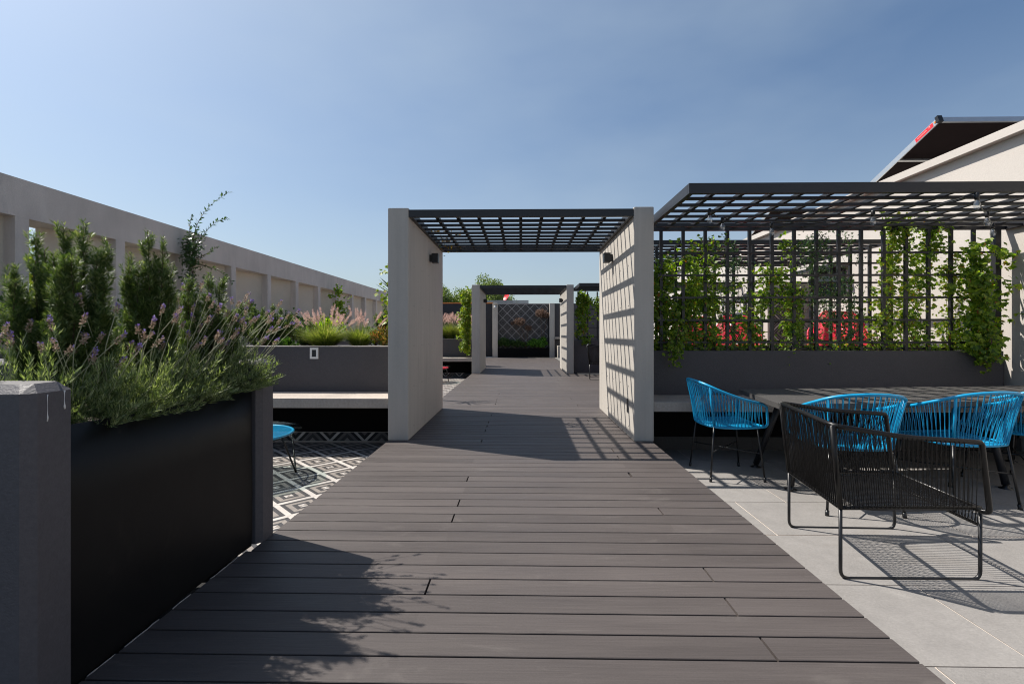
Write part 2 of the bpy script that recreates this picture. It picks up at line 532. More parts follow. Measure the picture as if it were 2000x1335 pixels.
def npmesh(name, V, F, mat, parent=None, kind=None):
    V = np.asarray(V, dtype=np.float32) - np.array(root_base(parent)[:], dtype=np.float32)
    F = np.asarray(F, dtype=np.int32)
    k = F.shape[1]
    me = bpy.data.meshes.new(name)
    me.vertices.add(len(V))
    me.vertices.foreach_set('co', V.ravel())
    me.loops.add(F.size)
    me.loops.foreach_set('vertex_index', F.ravel())
    me.polygons.add(len(F))
    me.polygons.foreach_set('loop_start', np.arange(len(F), dtype=np.int32) * k)
    me.polygons.foreach_set('loop_total', np.full(len(F), k, dtype=np.int32))
    me.materials.append(mat)
    me.update(calc_edges=True)
    o = bpy.data.objects.new(name, me)
    link(o, parent)
    if kind:
        o['kind'] = kind
    return o

def unit(a):
    return a / (np.linalg.norm(a, axis=-1, keepdims=True) + 1e-9)

def leaves(P, D, N, L, W, fold=0.18, mid=0.45, droop=0.0):
    P = np.asarray(P, float)
    n = len(P)
    D = unit(np.asarray(D, float))
    S = unit(np.cross(D, N))
    N2 = np.cross(S, D)
    L = np.broadcast_to(np.asarray(L, float), (n,))[:, None]
    W = np.broadcast_to(np.asarray(W, float), (n,))[:, None]
    a = P
    tip = P + D * L - N2 * L * droop
    m1 = P + D * L * mid + S * W * 0.5 + N2 * W * fold
    m2 = P + D * L * mid - S * W * 0.5 + N2 * W * fold
    V = np.stack([a, m1, tip, m2], 1).reshape(-1, 3)
    i = np.arange(n)[:, None] * 4
    F = np.concatenate([i + np.array([[0, 1, 2]]), i + np.array([[0, 2, 3]])], 0)
    return V, F

def cat(parts):
    Vs, Fs, o = [], [], 0
    for V, F in parts:
        Vs.append(V)
        Fs.append(F + o)
        o += len(V)
    return np.concatenate(Vs), np.concatenate(Fs)

def catmull(pts, n):
    pts = [Vector(p) for p in pts]
    P = [pts[0] * 2 - pts[1]] + pts + [pts[-1] * 2 - pts[-2]]
    out = []
    for i in range(1, len(P) - 2):
        for k in range(n):
            t = k / n
            a, b, c, d = P[i - 1], P[i], P[i + 1], P[i + 2]
            out.append(0.5 * ((2 * b) + (c - a) * t + (2 * a - 5 * b + 4 * c - d) * t * t + (3 * b - a - 3 * c + d) * t ** 3))
    out.append(P[-2])
    return out

def fillet(pts, r, n=4):
    pts = [Vector(p) for p in pts]
    out = [pts[0]]
    for i in range(1, len(pts) - 1):
        a, b, c = pts[i - 1], pts[i], pts[i + 1]
        u = (a - b)
        w = (c - b)
        rr = min(r, u.length * 0.45, w.length * 0.45)
        p0, p2 = b + u.normalized() * rr, b + w.normalized() * rr
        for k in range(n + 1):
            t = k / n
            out.append(p0 * (1 - t) ** 2 + b * 2 * t * (1 - t) + p2 * t * t)
    out.append(pts[-1])
    return out

# ================================================================== GROUND AND FLOORS
struct('ground', MB().box(-600, 600, -600, 900, -6.3, -6.2), M['ground'], 'bare city ground far below the roof terrace')
struct('terrace_slab', MB().box(-9, 16, -6, 27, -6.19, -0.29), M['under'], 'building mass carrying the roof terrace')

# deck of composite boards
DL, DR, P0, PIT, GAP = -1.497, 1.46, 1.665, 0.1437, 0.009
deck = struct('deck', MB().box(-1.526, DL - .001, -2.5, 2.73, -0.05, -0.026).box(DL, DR, -2.5, 7.95, -0.05, -0.026).box(DL, 5.9, 7.96, 14.7, -0.05, -0.026).box(DL - 0.3, 1.75, 14.71, 24.75, -0.05, -0.026),
              M['under'], 'walkway deck of dark brown composite boards')
cache = {}
def plank(x0, x1, y0, name='plank'):
    key = (round(x0, 3), round(x1, 3))
    if key not in cache:
        w, l = PIT - GAP, x1 - x0
        mb = MB().box(0, l, 0, w, -0.024, 0.0)
        # thin eased top edge
        mb = MB()
        e = 0.002
        mb.add([(0, 0, -.024), (l, 0, -.024), (l, w, -.024), (0, w, -.024), (0, 0, -e), (l, 0, -e), (l, w, -e), (0, w, -e),
                (0, e, 0), (l, e, 0), (l, w - e, 0), (0, w - e, 0)],
               [(3, 2, 1, 0), (0, 1, 5, 4), (1, 2, 6, 5), (2, 3, 7, 6), (3, 0, 4, 7), (4, 5, 9, 8), (6, 7, 11, 10), (8, 9, 10, 11),
                (5, 6, 10, 9), (7, 4, 8, 11)])
        cache[key] = mb.mesh('plank', M['deck'])
    return piece(name, cache[key], (x0, y0, 0), deck)
far_mb = MB()
i = -22
while True:
    y0 = P0 + PIT * i + GAP / 2
    if y0 > 24.6:
        break
    jl = -0.445 + random.uniform(-.006, .006)
    jr = 0.935 + random.uniform(-.012, .012)
    g = 0.0012 if i % 2 else 0.0017
    if i == 17:
        g = 0.010
    xr = DR
    xl = DL
    if y0 < 2.60:
        xl = -1.522
    if 7.9 < y0 < 14.6:
        xr = 5.88
    if y0 > 14.6:
        xr = 1.70
        if y0 > 17.2:
            xl = DL - 0.25
    j = jl if i % 2 == 0 else jr
    segs = [(xl, j - g), (j + g, min(xr, 3.2))]
    if xr > 3.2:
        segs.append((3.204, xr))
    if y0 < 0.9:
        for a, b in segs:
            far_mb.box(a, b, y0, y0 + PIT - GAP, -0.024, 0)
    elif y0 < 14.6:
        for a, b in segs:
            plank(round(a, 2) if a != xl else a, round(b, 2), y0)
    else:
        for a, b in segs:
            far_mb.box(a, b, y0, y0 + PIT - GAP, -0.024, 0)
    i += 1
part('plank', far_mb, M['deck'], deck, kind='stuff')

# right patio: grey stone paving
FZ = -0.235
pav = struct('stone_patio', MB().box(DR + 0.002, 6.14, -2.5, 6.12, FZ - 0.04, FZ - 0.004), M['grout'], 'patio floor of large grey stone slabs with pale joints')
rows = [(-2.68, 1.44), (-1.99, 2.25), (-1.30, 1.79), (-0.616, 2.25), (0.072, 1.79), (0.76, 2.25), (1.453, 1.79), (2.141, 2.25), (2.829, 2.95), (3.522, 1.836), (4.21, 2.27), (4.90, 2.75), (5.585, 1.94)]
for y0, jx in rows:
    xs = [DR + 0.004]
    x = jx
    while x < 6.1:
        if x > DR + 0.02:
            xs.append(x)
        x += 1.376
    xs.append(6.14)
    y1 = min(y0 + 0.6895, 6.12)
    for a, b in zip(xs[:-1], xs[1:]):
        mb = MB().box(0, b - a - 0.009, 0, y1 - y0 - 0.009, -0.008, 0)
        piece('stone_slab', mb.mesh('stone_slab', M['stone']), (a, y0, FZ + random.uniform(-.0004, .0004)), pav)
struct('stone_patio_side', MB().box(DR - .03, DR + .001, -2.5, 7.9, FZ - .04, -.0265), M['under'], 'dark side of the deck above the lower stone patio')

# left patio: printed cement tiles
tf = struct('tiled_floor', MB().box(-5.0, DL - 0.003, 2.93, 6.10, -0.18, -0.156).box(-5.0, DL - 0.003, 8.0, 15.46, -0.18, -0.156).box(-5.0, DL - 0.26, 17.3, 24.7, -0.18, -0.156),
            M['grout'], 'patio floor of black, grey and cream geometric tiles')
TS = 0.22
TZ = -0.150
tmesh = MB().box(-TS / 2 + .0007, TS / 2 - .0007, -TS / 2 + .0007, TS / 2 - .0007, -0.012, 0).mesh('floor_tile', M['tilef'])
def tiles_area(x1, nx, y0, ny, stuff=False):
    for a in range(nx):
        for b in range(ny):
            xc, yc = x1 - TS * (a + 0.5), y0 + TS * (b + 0.5)
            piece('floor_tile', tmesh, (xc, yc, TZ), tf, rot=(0, 0, R({(0, 0): 180, (1, 1): 0, (0, 1): 270, (1, 0): 90}[(a % 2, b % 2)])))
tiles_area(DL - 0.004, 10, 2.93, 14)
struct('deck_edge', MB().box(DL - .001, DL + .02, 2.93, 14.7, -.16, -.0265), M['under'], 'dark side of the deck above the lower tiled patio')
tiles_area(DL - 0.004, 7, 10.6, 22)

# ================================================================== NEAR LEFT PLANTER
pl = thing('raised_planter', 'tall charcoal planter with black steel front panel beside the deck, holding lavender and rosemary', 'planter', (-2.0, 2.2, 0))
def end_wall(y0, y1, zt):
    mb = MB()
    c = 0.028
    x1 = -1.491
    pts = [(-3.2, y0), (x1 - c, y0), (x1, y0 + c), (x1, y1 - c), (x1 - c, y1), (-3.2, y1)]
    n = len(pts)
    inner = [(-3.2, y0 + c), (x1 - 2 * c, y0 + c), (x1 - c, y0 + 1.6 * c), (x1 - c, y1 - 1.6 * c), (x1 - 2 * c, y1 - c), (-3.2, y1 - c)]
    vs = [(x, y, 0) for x, y in pts] + [(x, y, zt - c) for x, y in pts] + [(x, y, zt) for x, y in inner]
    fs = [(i, (i + 1) % n, n + (i + 1) % n, n + i) for i in range(n)] + \
         [(n + i, n + (i + 1) % n, 2 * n + (i + 1) % n, 2 * n + i) for i in range(n)] + [tuple(range(2 * n, 3 * n))]
    return mb.add(vs, fs)
near_end = part('end_wall', end_wall(1.445, 1.612, 1.045), M['paintgrey2'], pl, label='near end wall with worn top and white paint drips')
part('end_wall', end_wall(2.755, 2.925, 1.05), M['paintgrey2'], pl, label='far end wall')
# bowed steel sheet
mb = MB()
N_ = 24
vs, fs = [], []
for k in range(N_ + 1):
    t = k / N_
    y = 1.622 + t * (2.735 - 1.622)
    xt = -1.53 - 0.012 * math.sin(math.pi * t)
    zt = 0.893 - 0.010 * math.sin(math.pi * t) - 0.008 * t
    for (dx, z) in ((0, 0.0), (0.004, 0.3), (0.012 * math.sin(math.pi * t), 0.6), (0, zt)):
        vs.append((xt + dx, y, z))
    for (dx, z) in ((0, zt), (0, 0)):
        vs.append((xt + dx - 0.004, y, z))
for k in range(N_):
    for j in range(5):
        a = k * 6 + j
        fs.append((a, a + 6, a + 7, a + 1))
mb.add(vs, fs, True)
part('metal_panel', mb, M['sheet'], pl)
part('panel_frame', MB().box(-1.57, -1.545, 1.618, 2.745, 0, 0.80), M['blackm'], pl)
part('soil', MB().box(-3.0, -1.575, 1.62, 2.75, 0.5, 0.835), M['soil'], pl)
part('back_panel', MB().box(-3.16, -3.02, 1.62, 2.75, 0, 0.9), M['paintgrey2'], pl)
for (y, z0, z1, w) in ((1.505, .925, 1.010, .0016), (1.562, .956, 1.016, .0024)):
    pr = [(-1.4905, y + random.uniform(-.0012, .0012), z1 - (z1 - z0) * k / 7) for k in range(8)]
    part('paint_drip', MB().tube(pr, [w * q for q in (1.3, .7, .5, .35, .5, .8, 1.5, 1.2)], 5), M['white'], near_end)
for y0_, y1_ in ((1.68, 1.80), (1.84, 2.02), (2.10, 2.22), (2.36, 2.60)):
    k_ = int((y1_ - y0_) / .03) + 2
    part('mortar_smear', MB().tube([(-1.524 + random.uniform(-.003, .003), y0_ + k * (y1_ - y0_) / (k_ - 1), 0.0) for k in range(k_)],
                                   [random.uniform(.0012, .0040) for _ in range(k_)], 5), M['capcol'], pl, label='pale cement smear along the panel foot')

# ================================================================== LEFT PATIO
def left_patio(y0, x1, lw, lb, grp):
    """planter wall with bench in front; y0 = front of bench"""
    w = thing('planter_wall', lw, 'planter wall', (-3, y0 + 0.75, 0), group=grp[0])
    wy = y0 + 0.65
    part('wall', MB().box(-5.6, x1, wy, wy + 0.16, -0.16, 1.035), M['paintgrey'], w)
    part('wall_cap', MB().box(-5.6, x1, wy - 0.002, wy + 0.162, 1.036, 1.048, 0.004), M['capcol'], w)
    part('back_wall', MB().box(-5.6, x1, wy + 1.35, wy + 1.5, 0.0, 1.03), M['paintgrey'], w)
    part('soil', MB().box(-5.6, x1, wy + 0.165, wy + 1.345, 0.5, 0.98), M['soil'], w)
    b = thing('bench', lb, 'bench', (-3, y0 + 0.25, 0), group=grp[1])
    part('seat', MB().box(-5.6, x1, y0, wy - 0.003, 0.358, 0.468, 0.006), M['benchc'], b)
    part('shade_sheet', MB().box(-5.6, x1, wy - .03, wy - 0.002, -0.035, 0.356), M['void'], b)  # near-black sheet over the wall: shade below the seat painted in
    ski = part('skirting', MB().box(-5.6, x1, wy - .03, wy - .002, -.18, -0.036), M['grout'], b)
    sm = MB().box(-TS / 2 + .0007, TS / 2 - .0007, -0.054, 0.054, -0.004, 0.004).mesh('skirting_tile', M['tiles'])
    for k in range(12):
        piece('skirting_tile', sm, (x1 - 0.14 - TS * k, wy - .035, -0.094), ski, rot=(R(90), 0, 0), scale=(-1 if k % 2 else 1, 1, 1))
    return w, b
wA, bA = left_patio(5.50, -1.508, 'low charcoal planter wall behind the near left bench, with a white switch frame',
                    'near left bench with pale concrete seat over a recess with painted black shade and patterned tile skirting',
                    ('charcoal planter walls', 'concrete benches'))
wB, bB = left_patio(14.85, -1.50, 'low charcoal planter wall of the far left patio, under the feathery grass',
                    'far left bench, thin pale seat seen between the two portals', ('charcoal planter walls', 'concrete benches'))
sw = thing('wall_switch', 'small white framed switch plate on the charcoal wall above the left bench', 'switch', (-2.65, 6.14, 0.98))
part('frame', MB().box(-2.685, -2.66, 6.135, 6.148, 0.885, 1.025).box(-2.605, -2.58, 6.135, 6.148, 0.885, 1.025)
     .box(-2.66, -2.605, 6.135, 6.148, 0.885, 0.91).box(-2.66, -2.605, 6.135, 6.148, 1.0, 1.025), M['white'], sw)
part('cover', MB().box(-2.659, -2.606, 6.14, 6.148, 0.911, 0.999), M['steel'], sw)

# ================================================================== PORTALS
def portal(label, xl0, xl1, xr0, xr1, y0, y1, H, group):
    p = thing('concrete_portal', label, 'portal', ((xl0 + xr1) / 2, (y0 + y1) / 2, 0), group=group)
    wl_ = part('side_wall', MB().box(xl0, xl1, y0, y1, 0.0, H, 0.016), M['conc'], p)
    wr_ = part('side_wall', MB().box(xr0, xr1, y0, y1, 0.0, H, 0.016), M['conc'], p)
    # tie holes, recessed plugs
    for wall, x, s in ((wl_, xl1, 1), (wr_, xr0, -1)):
        hm = MB()
        for a in range(5):
            for b in range(6):
                y = y0 + 0.28 + a * (y1 - y0 - 0.55) / 4
                z = 0.12 + b * 0.47
                if z > H - .15:
                    continue
                r = 0.010
                vs = [(x + s * 0.0012, y + r * math.cos(q * math.pi / 4), z + r * math.sin(q * math.pi / 4)) for q in range(8)]
                hm.add(vs, [tuple(range(8))])
        part('tie_hole', hm, M['navy'], wall, kind='stuff')
    zb, zt = H - 0.105, H - 0.02
    xa, xb = xl1 + 0.001, xr0 - 0.001
    part('frame_beam', MB().box(xa, xb, y0 + 0.01, y0 + 0.06, zb, zt, .003), M['steel'], p)
    part('frame_beam', MB().box(xa, xb, y1 - 0.06, y1 - 0.01, zb, zt, .003), M['steel'], p)
    part('frame_beam', MB().box(xa, xa + 0.04, y0 + 0.061, y1 - 0.061, zb, zt, .003), M['steel'], p)
    part('frame_beam', MB().box(xb - 0.04, xb, y0 + 0.061, y1 - 0.061, zb, zt, .003), M['steel'], p)
    n = 9
    lm = MB().box(-0.019, 0.019, y0 + 0.0615 - (y0 + y1) / 2, y1 - 0.0615 - (y0 + y1) / 2, 0, 0.03).mesh('grid_bar', M['steel'])
    for k in range(1, n + 1):
        x = xa + 0.04 + (xb - xa - 0.08) * k / (n + 1)
        piece('grid_bar', lm, (x, (y0 + y1) / 2, zb + 0.036), p)
    tm = MB().box(xa + 0.041, xb - 0.041, -0.019, 0.019, 0, 0.03).mesh('grid_bar', M['steel'])
    for k in range(1, 10):
        y = y0 + 0.06 + (y1 - y0 - 0.12) * k / 10
        piece('grid_bar', tm, (0, y, zb + 0.004), p)
    return p
portal('near concrete portal over the deck, two upright walls with a charcoal lattice roof', -1.505, -1.270, 1.258, 1.482, 5.46, 7.87, 2.622, 'concrete portals over the walkway')
portal('far concrete portal over the deck, framing the patterned end wall', -1.496, -1.253, 1.366, 1.583, 14.70, 17.2, 2.69, 'concrete portals over the walkway')
def sconce(label, x, y, z, s):
    t = thing('wall_lamp', label, 'wall lamp', (x, y, z), group='box lamps on the portal walls')
    part('back_plate', MB().box(x, x + s * 0.03, y - .04, y + .04, z - .045, z + .045), M['blackm'], t)
    part('lamp_body', MB().box(x + s * 0.031, x + s * 0.12, y - .055, y + .055, z - .065, z + .065, .003), M['steel'], t)
sconce('black box lamp on the near portal wall left of the walkway', -1.2695, 6.75, 2.25, 1)
sconce('black box lamp on the sunlit near portal wall right of the walkway', 1.2575, 6.75, 2.25, -1)
sconce('black box lamp on the left wall of the far portal', -1.2525, 16.2, 2.30, 1)
sconce('black box lamp on the right wall of the far portal', 1.3655, 16.0, 2.30, -1)
so = thing('floor_socket', 'small dark metal socket plate low on the sunlit portal wall', 'socket', (1.257, 5.78, 0.4))
part('cover_plate', MB().box(1.249, 1.2575, 5.74, 5.80, .28, .44, .002), M['steel'], so)

# ================================================================== RIGHT PATIO
XB = 6.15
def right_wall(y0, x0, lw, lb):
    w = thing('planter_wall', lw, 'planter wall', (3.8, y0 + .75, 0), group='charcoal planter walls')
    wy = y0 + 0.65
    part('wall', MB().box(x0, XB - .17, wy, wy + 0.16, FZ - .03, 0.990, .006), M['paintgrey'], w)
    part('back_wall', MB().box(x0, XB - .01, wy + 0.93, wy + 1.07, FZ - .03, 0.985, .006), M['paintgrey'], w)
    part('soil', MB().box(x0, XB - .01, wy + 0.163, wy + 0.925, 0.4, 0.9), M['soil'], w)
    b = thing('bench', lb, 'bench', (3.8, y0 + .25, 0), group='concrete benches')
    part('seat', MB().box(x0, XB - .01, y0, wy - 0.003, 0.328, 0.437, .006), M['benchc'], b)
    part('shade_sheet', MB().box(x0, XB - .01, wy - .03, wy - 0.002, FZ - .03, 0.326), M['void'], b)  # painted shade again, a thin sheet hiding the charcoal wall under the seat
    sk = part('skirting', MB().box(x0, XB - .01, wy - .04, wy - .0305, FZ - .03, -.08), M['under'], b)
    for k in range(7):
        a = x0 + .002 + k * .69
        part('skirting_slab', MB().box(a, min(a + .686, XB - .012), wy - .052, wy - .0405, FZ - .02, -0.078), M['slate'], sk)
    return w
right_wall(5.50, 1.487, 'long charcoal planter wall below the leafy trellis, behind the blue chairs', 'right bench under the trellis planter wall, its end beside the sunlit portal wall')
w_far = thing('planter_wall', 'dark planter wall of the far right patio seen through the near portal', 'planter wall', (3.8, 15.1, 0), group='charcoal planter walls')
part('wall', MB().box(1.59, XB - .01, 14.95, 15.1, 0, 1.01, .006), M['paintgrey'], w_far)
part('soil', MB().box(1.59, XB - .01, 15.105, 15.9, .5, .95), M['soil'], w_far)
part('back_wall', MB().box(1.59, XB - .01, 15.905, 16.0, 0, 1.0), M['paintgrey'], w_far)
struct('middle_patio', MB().box(1.5, XB, 7.3, 7.94, FZ - .04, FZ), M['stone'], 'stone floor strip behind the trellis planter')

def trellis(label, x0, x1, y, z0, z1, n, group, post=True, nh=5):
    t = thing('trellis', label, 'trellis', ((x0 + x1) / 2, y, 0), group=group)
    vm = MB().box(-.018, .018, -.018, .018, z0, z1).mesh('upright_bar', M['steel'])
    st = (x1 - x0) / n
    for k in range(n):
        piece('upright_bar', vm, (x0 + st * k, y, 0), t)
    if post:
        part('post', MB().box(x1 - .035, x1 + .035, y - .035, y + .035, z0, z1), M['steel'], t)
    hm = MB().box(x0 - .05, x1 - .037, -.034, -.0185, -.013, .013).mesh('cross_bar', M['steel'])
    for k in range(nh):
        piece('cross_bar', hm, (0, y, z0 + 0.11 + .2825 * k), t)
    hb = MB().box(x0 - .05, x1 - .037, y + .019, y + .034, z0 + .02, z0 + .045)
    part('cross_bar', hb, M['steel'], t)
    return t
trellis('near charcoal trellis grid on the planter wall behind the dining table, overgrown with vines', 1.784, 5.98, 6.25, 0.985, 2.515, 15, 'charcoal trellises')
trellis('second charcoal trellis grid, standing just behind the near one', 1.70, 5.34, 7.17, 0.985, 2.49, 13, 'charcoal trellises')
trellis('far charcoal trellis seen through the near portal', 1.75, 5.9, 15.05, 1.0, 2.50, 14, 'charcoal trellises')

def pergola(label, x0, x1, y0, y1, zb, ny, nx, group, fh=.098):
    p = thing('pergola_roof', label, 'pergola', ((x0 + x1) / 2, (y0 + y1) / 2, zb), group=group)
    zt = zb + max(fh, .064)
    part('frame_beam', MB().box(x0, x1, y0, y0 + .05, zb, zt, .003), M['steel'], p)
    part('frame_beam', MB().box(x0, x1, y1 - .05, y1, zb, zt, .003), M['steel'], p)
    part('frame_beam', MB().box(x0, x0 + .05, y0 + .051, y1 - .051, zb, zt, .003), M['steel'], p)
    part('frame_beam', MB().box(x1 - .05, x1, y0 + .051, y1 - .051, zb, zt, .003), M['steel'], p)
    tm = MB().box(x0 + .051, x1 - .051, -.02, .02, 0, .026).mesh('grid_bar', M['steel'])
    for k in range(1, ny):
        piece('grid_bar', tm, (0, y0 + (y1 - y0) * k / ny, zb + .004), p)
    lm = MB().box(-.021, .021, y0 + .051 - (y0 + y1) / 2, y1 - .051 - (y0 + y1) / 2, 0, .03).mesh('grid_bar', M['steel'])
    for k in range(1, nx):
        piece('grid_bar', lm, (x0 + (x1 - x0) * k / nx, (y0 + y1) / 2, zb + .032), p)
    return p
pergola('near charcoal lattice pergola roof over the dining table, hung with string bulbs', 1.575, XB - .002, 4.60, 6.30, 2.518, 7, 16, 'charcoal pergola roofs')
pergola('second charcoal lattice pergola roof beyond the near trellis', 1.575, 5.36, 7.12, 9.5, 2.50, 9, 14, 'charcoal pergola roofs', .045)
pergola('far charcoal pergola roof beside the far portal', 1.63, XB - .002, 13.7, 15.2, 2.53, 6, 16, 'charcoal pergola roofs')

# ------------------------------------------------------------------ cream building on the right
bd = thing('rooftop_building', 'cream rendered building wall with a white coping along the right side', 'building', (9, 12, 0))
part('wall', MB().box(XB, XB + .2, -3, 24.9, FZ - .05, 3.66), M['cream'], bd)
part('coping', MB().box(XB - .10, XB + .30, -3, 24.9, 3.662, 3.775, .004), M['cream'], bd)
part('roof', MB().box(XB + .201, 15, -3, 24.9, 3.2, 3.3), M['conc'], bd)
part('back_wall', MB().box(15.001, 15.2, -3, 24.9, 0, 3.66), M['cream'], bd)
wd = part('window', MB().box(XB - .03, XB - .001, 9.35, 9.43, 1.95, 2.45).box(XB - .03, XB - .001, 10.32, 10.40, 1.95, 2.45)
          .box(XB - .03, XB - .001, 9.431, 10.319, 1.95, 2.02).box(XB - .03, XB - .001, 9.431, 10.319, 2.38, 2.45), M['steel'], bd)
part('pane', MB().box(XB - .015, XB - .002, 9.432, 10.318, 2.021, 2.379), M['winglass'], wd)
part('window_hood', MB().box(XB - .35, XB - .001, 9.25, 10.5, 2.46, 2.52), M['steel'], bd)
wtm = MB().box(-.1167, .1167, -.1167, .1167, -.008, 0.008).mesh('wall_tile', M['tilew'])
pier = thing('tiled_pier', 'narrow wall with black diamond tiles seen through the trellis beside the middle red chair', 'wall', (5.7, 10.6, 0))
tp = part('backing', MB().box(5.27, XB - .002, 10.52, 10.70, 0, 2.28), M['conc'], pier)
for a in range(3):
    for b in range(9):
        o = piece('wall_tile', wtm, (5.33 + .1175 + .235 * a, 10.511, .05 + .1175 + .235 * b), pier)
        o.rotation_euler = (Matrix.Rotation(R(90), 4, 'X') @ Matrix.Rotation(R(90) * ((a + b) % 2), 4, 'Z')).to_euler()
part('door_frame', MB().box(XB - .05, XB - .001, 12.45, 12.55, 0, 2.3).box(XB - .05, XB - .001, 13.4, 13.5, 0, 2.3).box(XB - .05, XB - .001, 12.551, 13.399, 2.2, 2.3), M['steel'], bd)

# solar panels
def solar(label, x0, y0, z0, sticker):
    """high edge towards the camera, sloping down away from it"""
    s = thing('solar_panel', label, 'solar panel', (x0 + 1.0, y0 + .8, 3.3), group='solar panels on the cream roof')
    a = math.atan2(0.6, 1.6)
    dv = Vector((0, math.cos(a), -math.sin(a)))
    nv = Vector((0, math.sin(a), math.cos(a)))
    L_, W_ = 1.98, 4.0
    def slab(mb, u0, u1, v0, v1, h0, h1):
        o = Vector((x0, y0, z0))
        vs = []
        for h in (h0, h1):
            for v in (v0, v1):
                for u in (u0, u1):
                    vs.append(o + Vector((u, 0, 0)) + dv * v + nv * h)
        mb.add(vs, [(0, 2, 3, 1), (4, 5, 7, 6), (0, 1, 5, 4), (2, 6, 7, 3), (0, 4, 6, 2), (1, 3, 7, 5)])
        return mb
    part('frame_rail', slab(MB(), 0, .018, 0, L_, -.05, .05), M['alu'], s)
    part('frame_rail', slab(MB(), .019, W_, 0, .03, -.05, .05), M['alu'], s)
    part('frame_rail', slab(MB(), .019, W_, L_ - .03, L_, -.05, .05), M['alu'], s)
    part('frame_rail', slab(MB(), .019, W_, .98, 1.02, -.048, -.012), M['alu'], s)
    part('backsheet', slab(MB(), .019, W_, .031, L_ - .031, .02, .028), M['panelback'], s)
    part('cell_face', slab(MB(), .019, W_, .031, L_ - .031, .030, .036), M['cell'], s)
    part('corner_cap', slab(MB(), -.03, .05, -.03, .03, -.06, .06), M['blackm'], s)
    part('support_post', MB().box(x0 + 2.6, x0 + 2.64, y0 + .9, y0 + .94, 3.31, z0 - .40), M['alu'], s)
    part('support_post', MB().box(x0 + 2.6, x0 + 2.64, y0 + .06, y0 + .10, 3.31, z0 - .09), M['alu'], s)
    if sticker:
        o = Vector((x0, y0, z0))
        st = slab(MB(), -.0025, -.0005, .12, .52, -.038, .038)
        sk = part('sticker', st, M['redlab'], s)
        cu = bpy.data.curves.new('sticker_mark', 'FONT')
        lm = MB()
        # small white curl mark and a wavy wordmark, too small in the photo to read
        c0 = o + dv * .20 + Vector((-.004, 0, 0))
        lm.tube([c0 + dv * (.018 * math.cos(q)) + nv * (.018 * math.sin(q)) for q in [k * .55 for k in range(9)]], .0035, 4)
        lm.tube([o + Vector((-.004, 0, 0)) + dv * (.26 + .012 * k) + nv * (.009 * (1 if k % 2 else -1)) for k in range(19)], .003, 4)
        part('sticker_print', lm, M['white'], sk)
        part('bolt', slab(MB(), -.012, 0, .055, .085, -.015, .015), M['orange'], s)
    return s
solar('near solar panel tilted above the white coping, its rail with a red sticker', 7.2, 8.54, 4.90, True)
solar('far solar panel beyond the near one, seen through the pergola lattice', 7.2, 14.2, 4.80, False)
solar('farthest solar panel on the cream roof, low above the trellis', 7.2, 19.8, 4.75, False)

# ================================================================== LEFT PARAPET WALL WITH NICHES
pw = thing('parapet_wall', 'long grey stucco parapet wall with a row of square niches on the left', 'wall', (-6.2, 12, 0))
HP = 3.06
part('lintel_band', MB().box(-6.45, -6.0, 0.5, 27.0, 2.60, HP), M['stucco'], pw)
part('base_band', MB().box(-6.45, -6.0, 0.5, 27.0, 0.0, 0.75), M['stucco'], pw)
S_ = 1.437
y = 5.66 - 3 * S_
k = 0
while y < 26.5:
    part('pier', MB().box(-6.45, -6.0, y, y + .165, .751, 2.599), M['stucco'], pw)
    ya, yb = y + .165, y + S_
    gap = .45
    fin = MB().prism([(-6.33, ya + gap), (-6.14, yb), (-6.18, yb), (-6.38, ya + gap)], .751, 2.599)
    part('fin_panel', fin, M['stucco_in'], pw)
    y += S_
    k += 1
lp = thing('planter_wall', 'low planter wall along the foot of the stucco parapet on the left', 'planter wall', (-5, 6, 0), group='charcoal planter walls')
part('wall', MB().box(-5.0, -4.9, .5, 14, 0, 1.0), M['paintgrey'], lp)
part('soil', MB().box(-5.99, -5.01, .5, 14, .5, .92), M['soil'], lp)

# ================================================================== END OF THE WALKWAY
def column(label, x0, x1):
    t = thing('concrete_column', label, 'column', ((x0 + x1) / 2, 24.9, 0), group='concrete columns at the end wall')
    part('shaft', MB().box(x0, x1, 24.80, 25.3, 0, 2.766, .015), M['conc'], t)
column('left concrete column of the patterned end wall, under the camera', -1.465, -1.20)
column('right concrete column of the patterned end wall', 1.44, 1.70)
ew = thing('end_wall', 'tiled wall with black and white diamond pattern closing the walkway', 'wall', (.12, 25.3, 0))
part('backing', MB().box(-1.199, 1.439, 25.22, 25.32, 0, 2.745), M['navy'], ew)
wt = ew
for a in range(11):
    for b in range(10):
        xc = -1.199 + .125 + .235 * a
        zc = 2.74 - .1175 - .235 * b
        if xc > 1.43 or zc < .4:
            continue
        o = piece('wall_tile', wtm, (xc, 25.211, zc), ew)
        o.rotation_euler = (Matrix.Rotation(R(90), 4, 'X') @ Matrix.Rotation(R(90) * ((a + b) % 2), 4, 'Z')).to_euler()
part('cap', MB().box(-1.199, 1.439, 25.20, 25.33, 2.7455, 2.775), M['conc'], ew)
ep = thing('end_planter', 'black trough planter at the foot of the patterned end wall', 'planter', (.12, 24.95, 0))
part('trough', MB().box(-1.198, 1.438, 24.82, 24.86, 0, .48), M['void'], ep)
part('soil', MB().box(-1.198, 1.438, 24.861, 25.2, .2, .43), M['soil'], ep)
dw = thing('boundary_wall', 'dark boundary wall behind the end of the walkway with an orange top edge on the left', 'wall', (0, 25.8, 0))
part('wall', MB().box(-5.9, 6.14, 25.6, 25.8, 0, 2.80), M['navy'], dw)
part('coping', MB().box(-5.9, -1.47, 25.57, 25.83, 2.801, 2.86), M['orange'], dw)
part('wall', MB().box(1.705, 5.9, 25.0, 25.15, 0, 2.72), M['paintgrey'], dw)
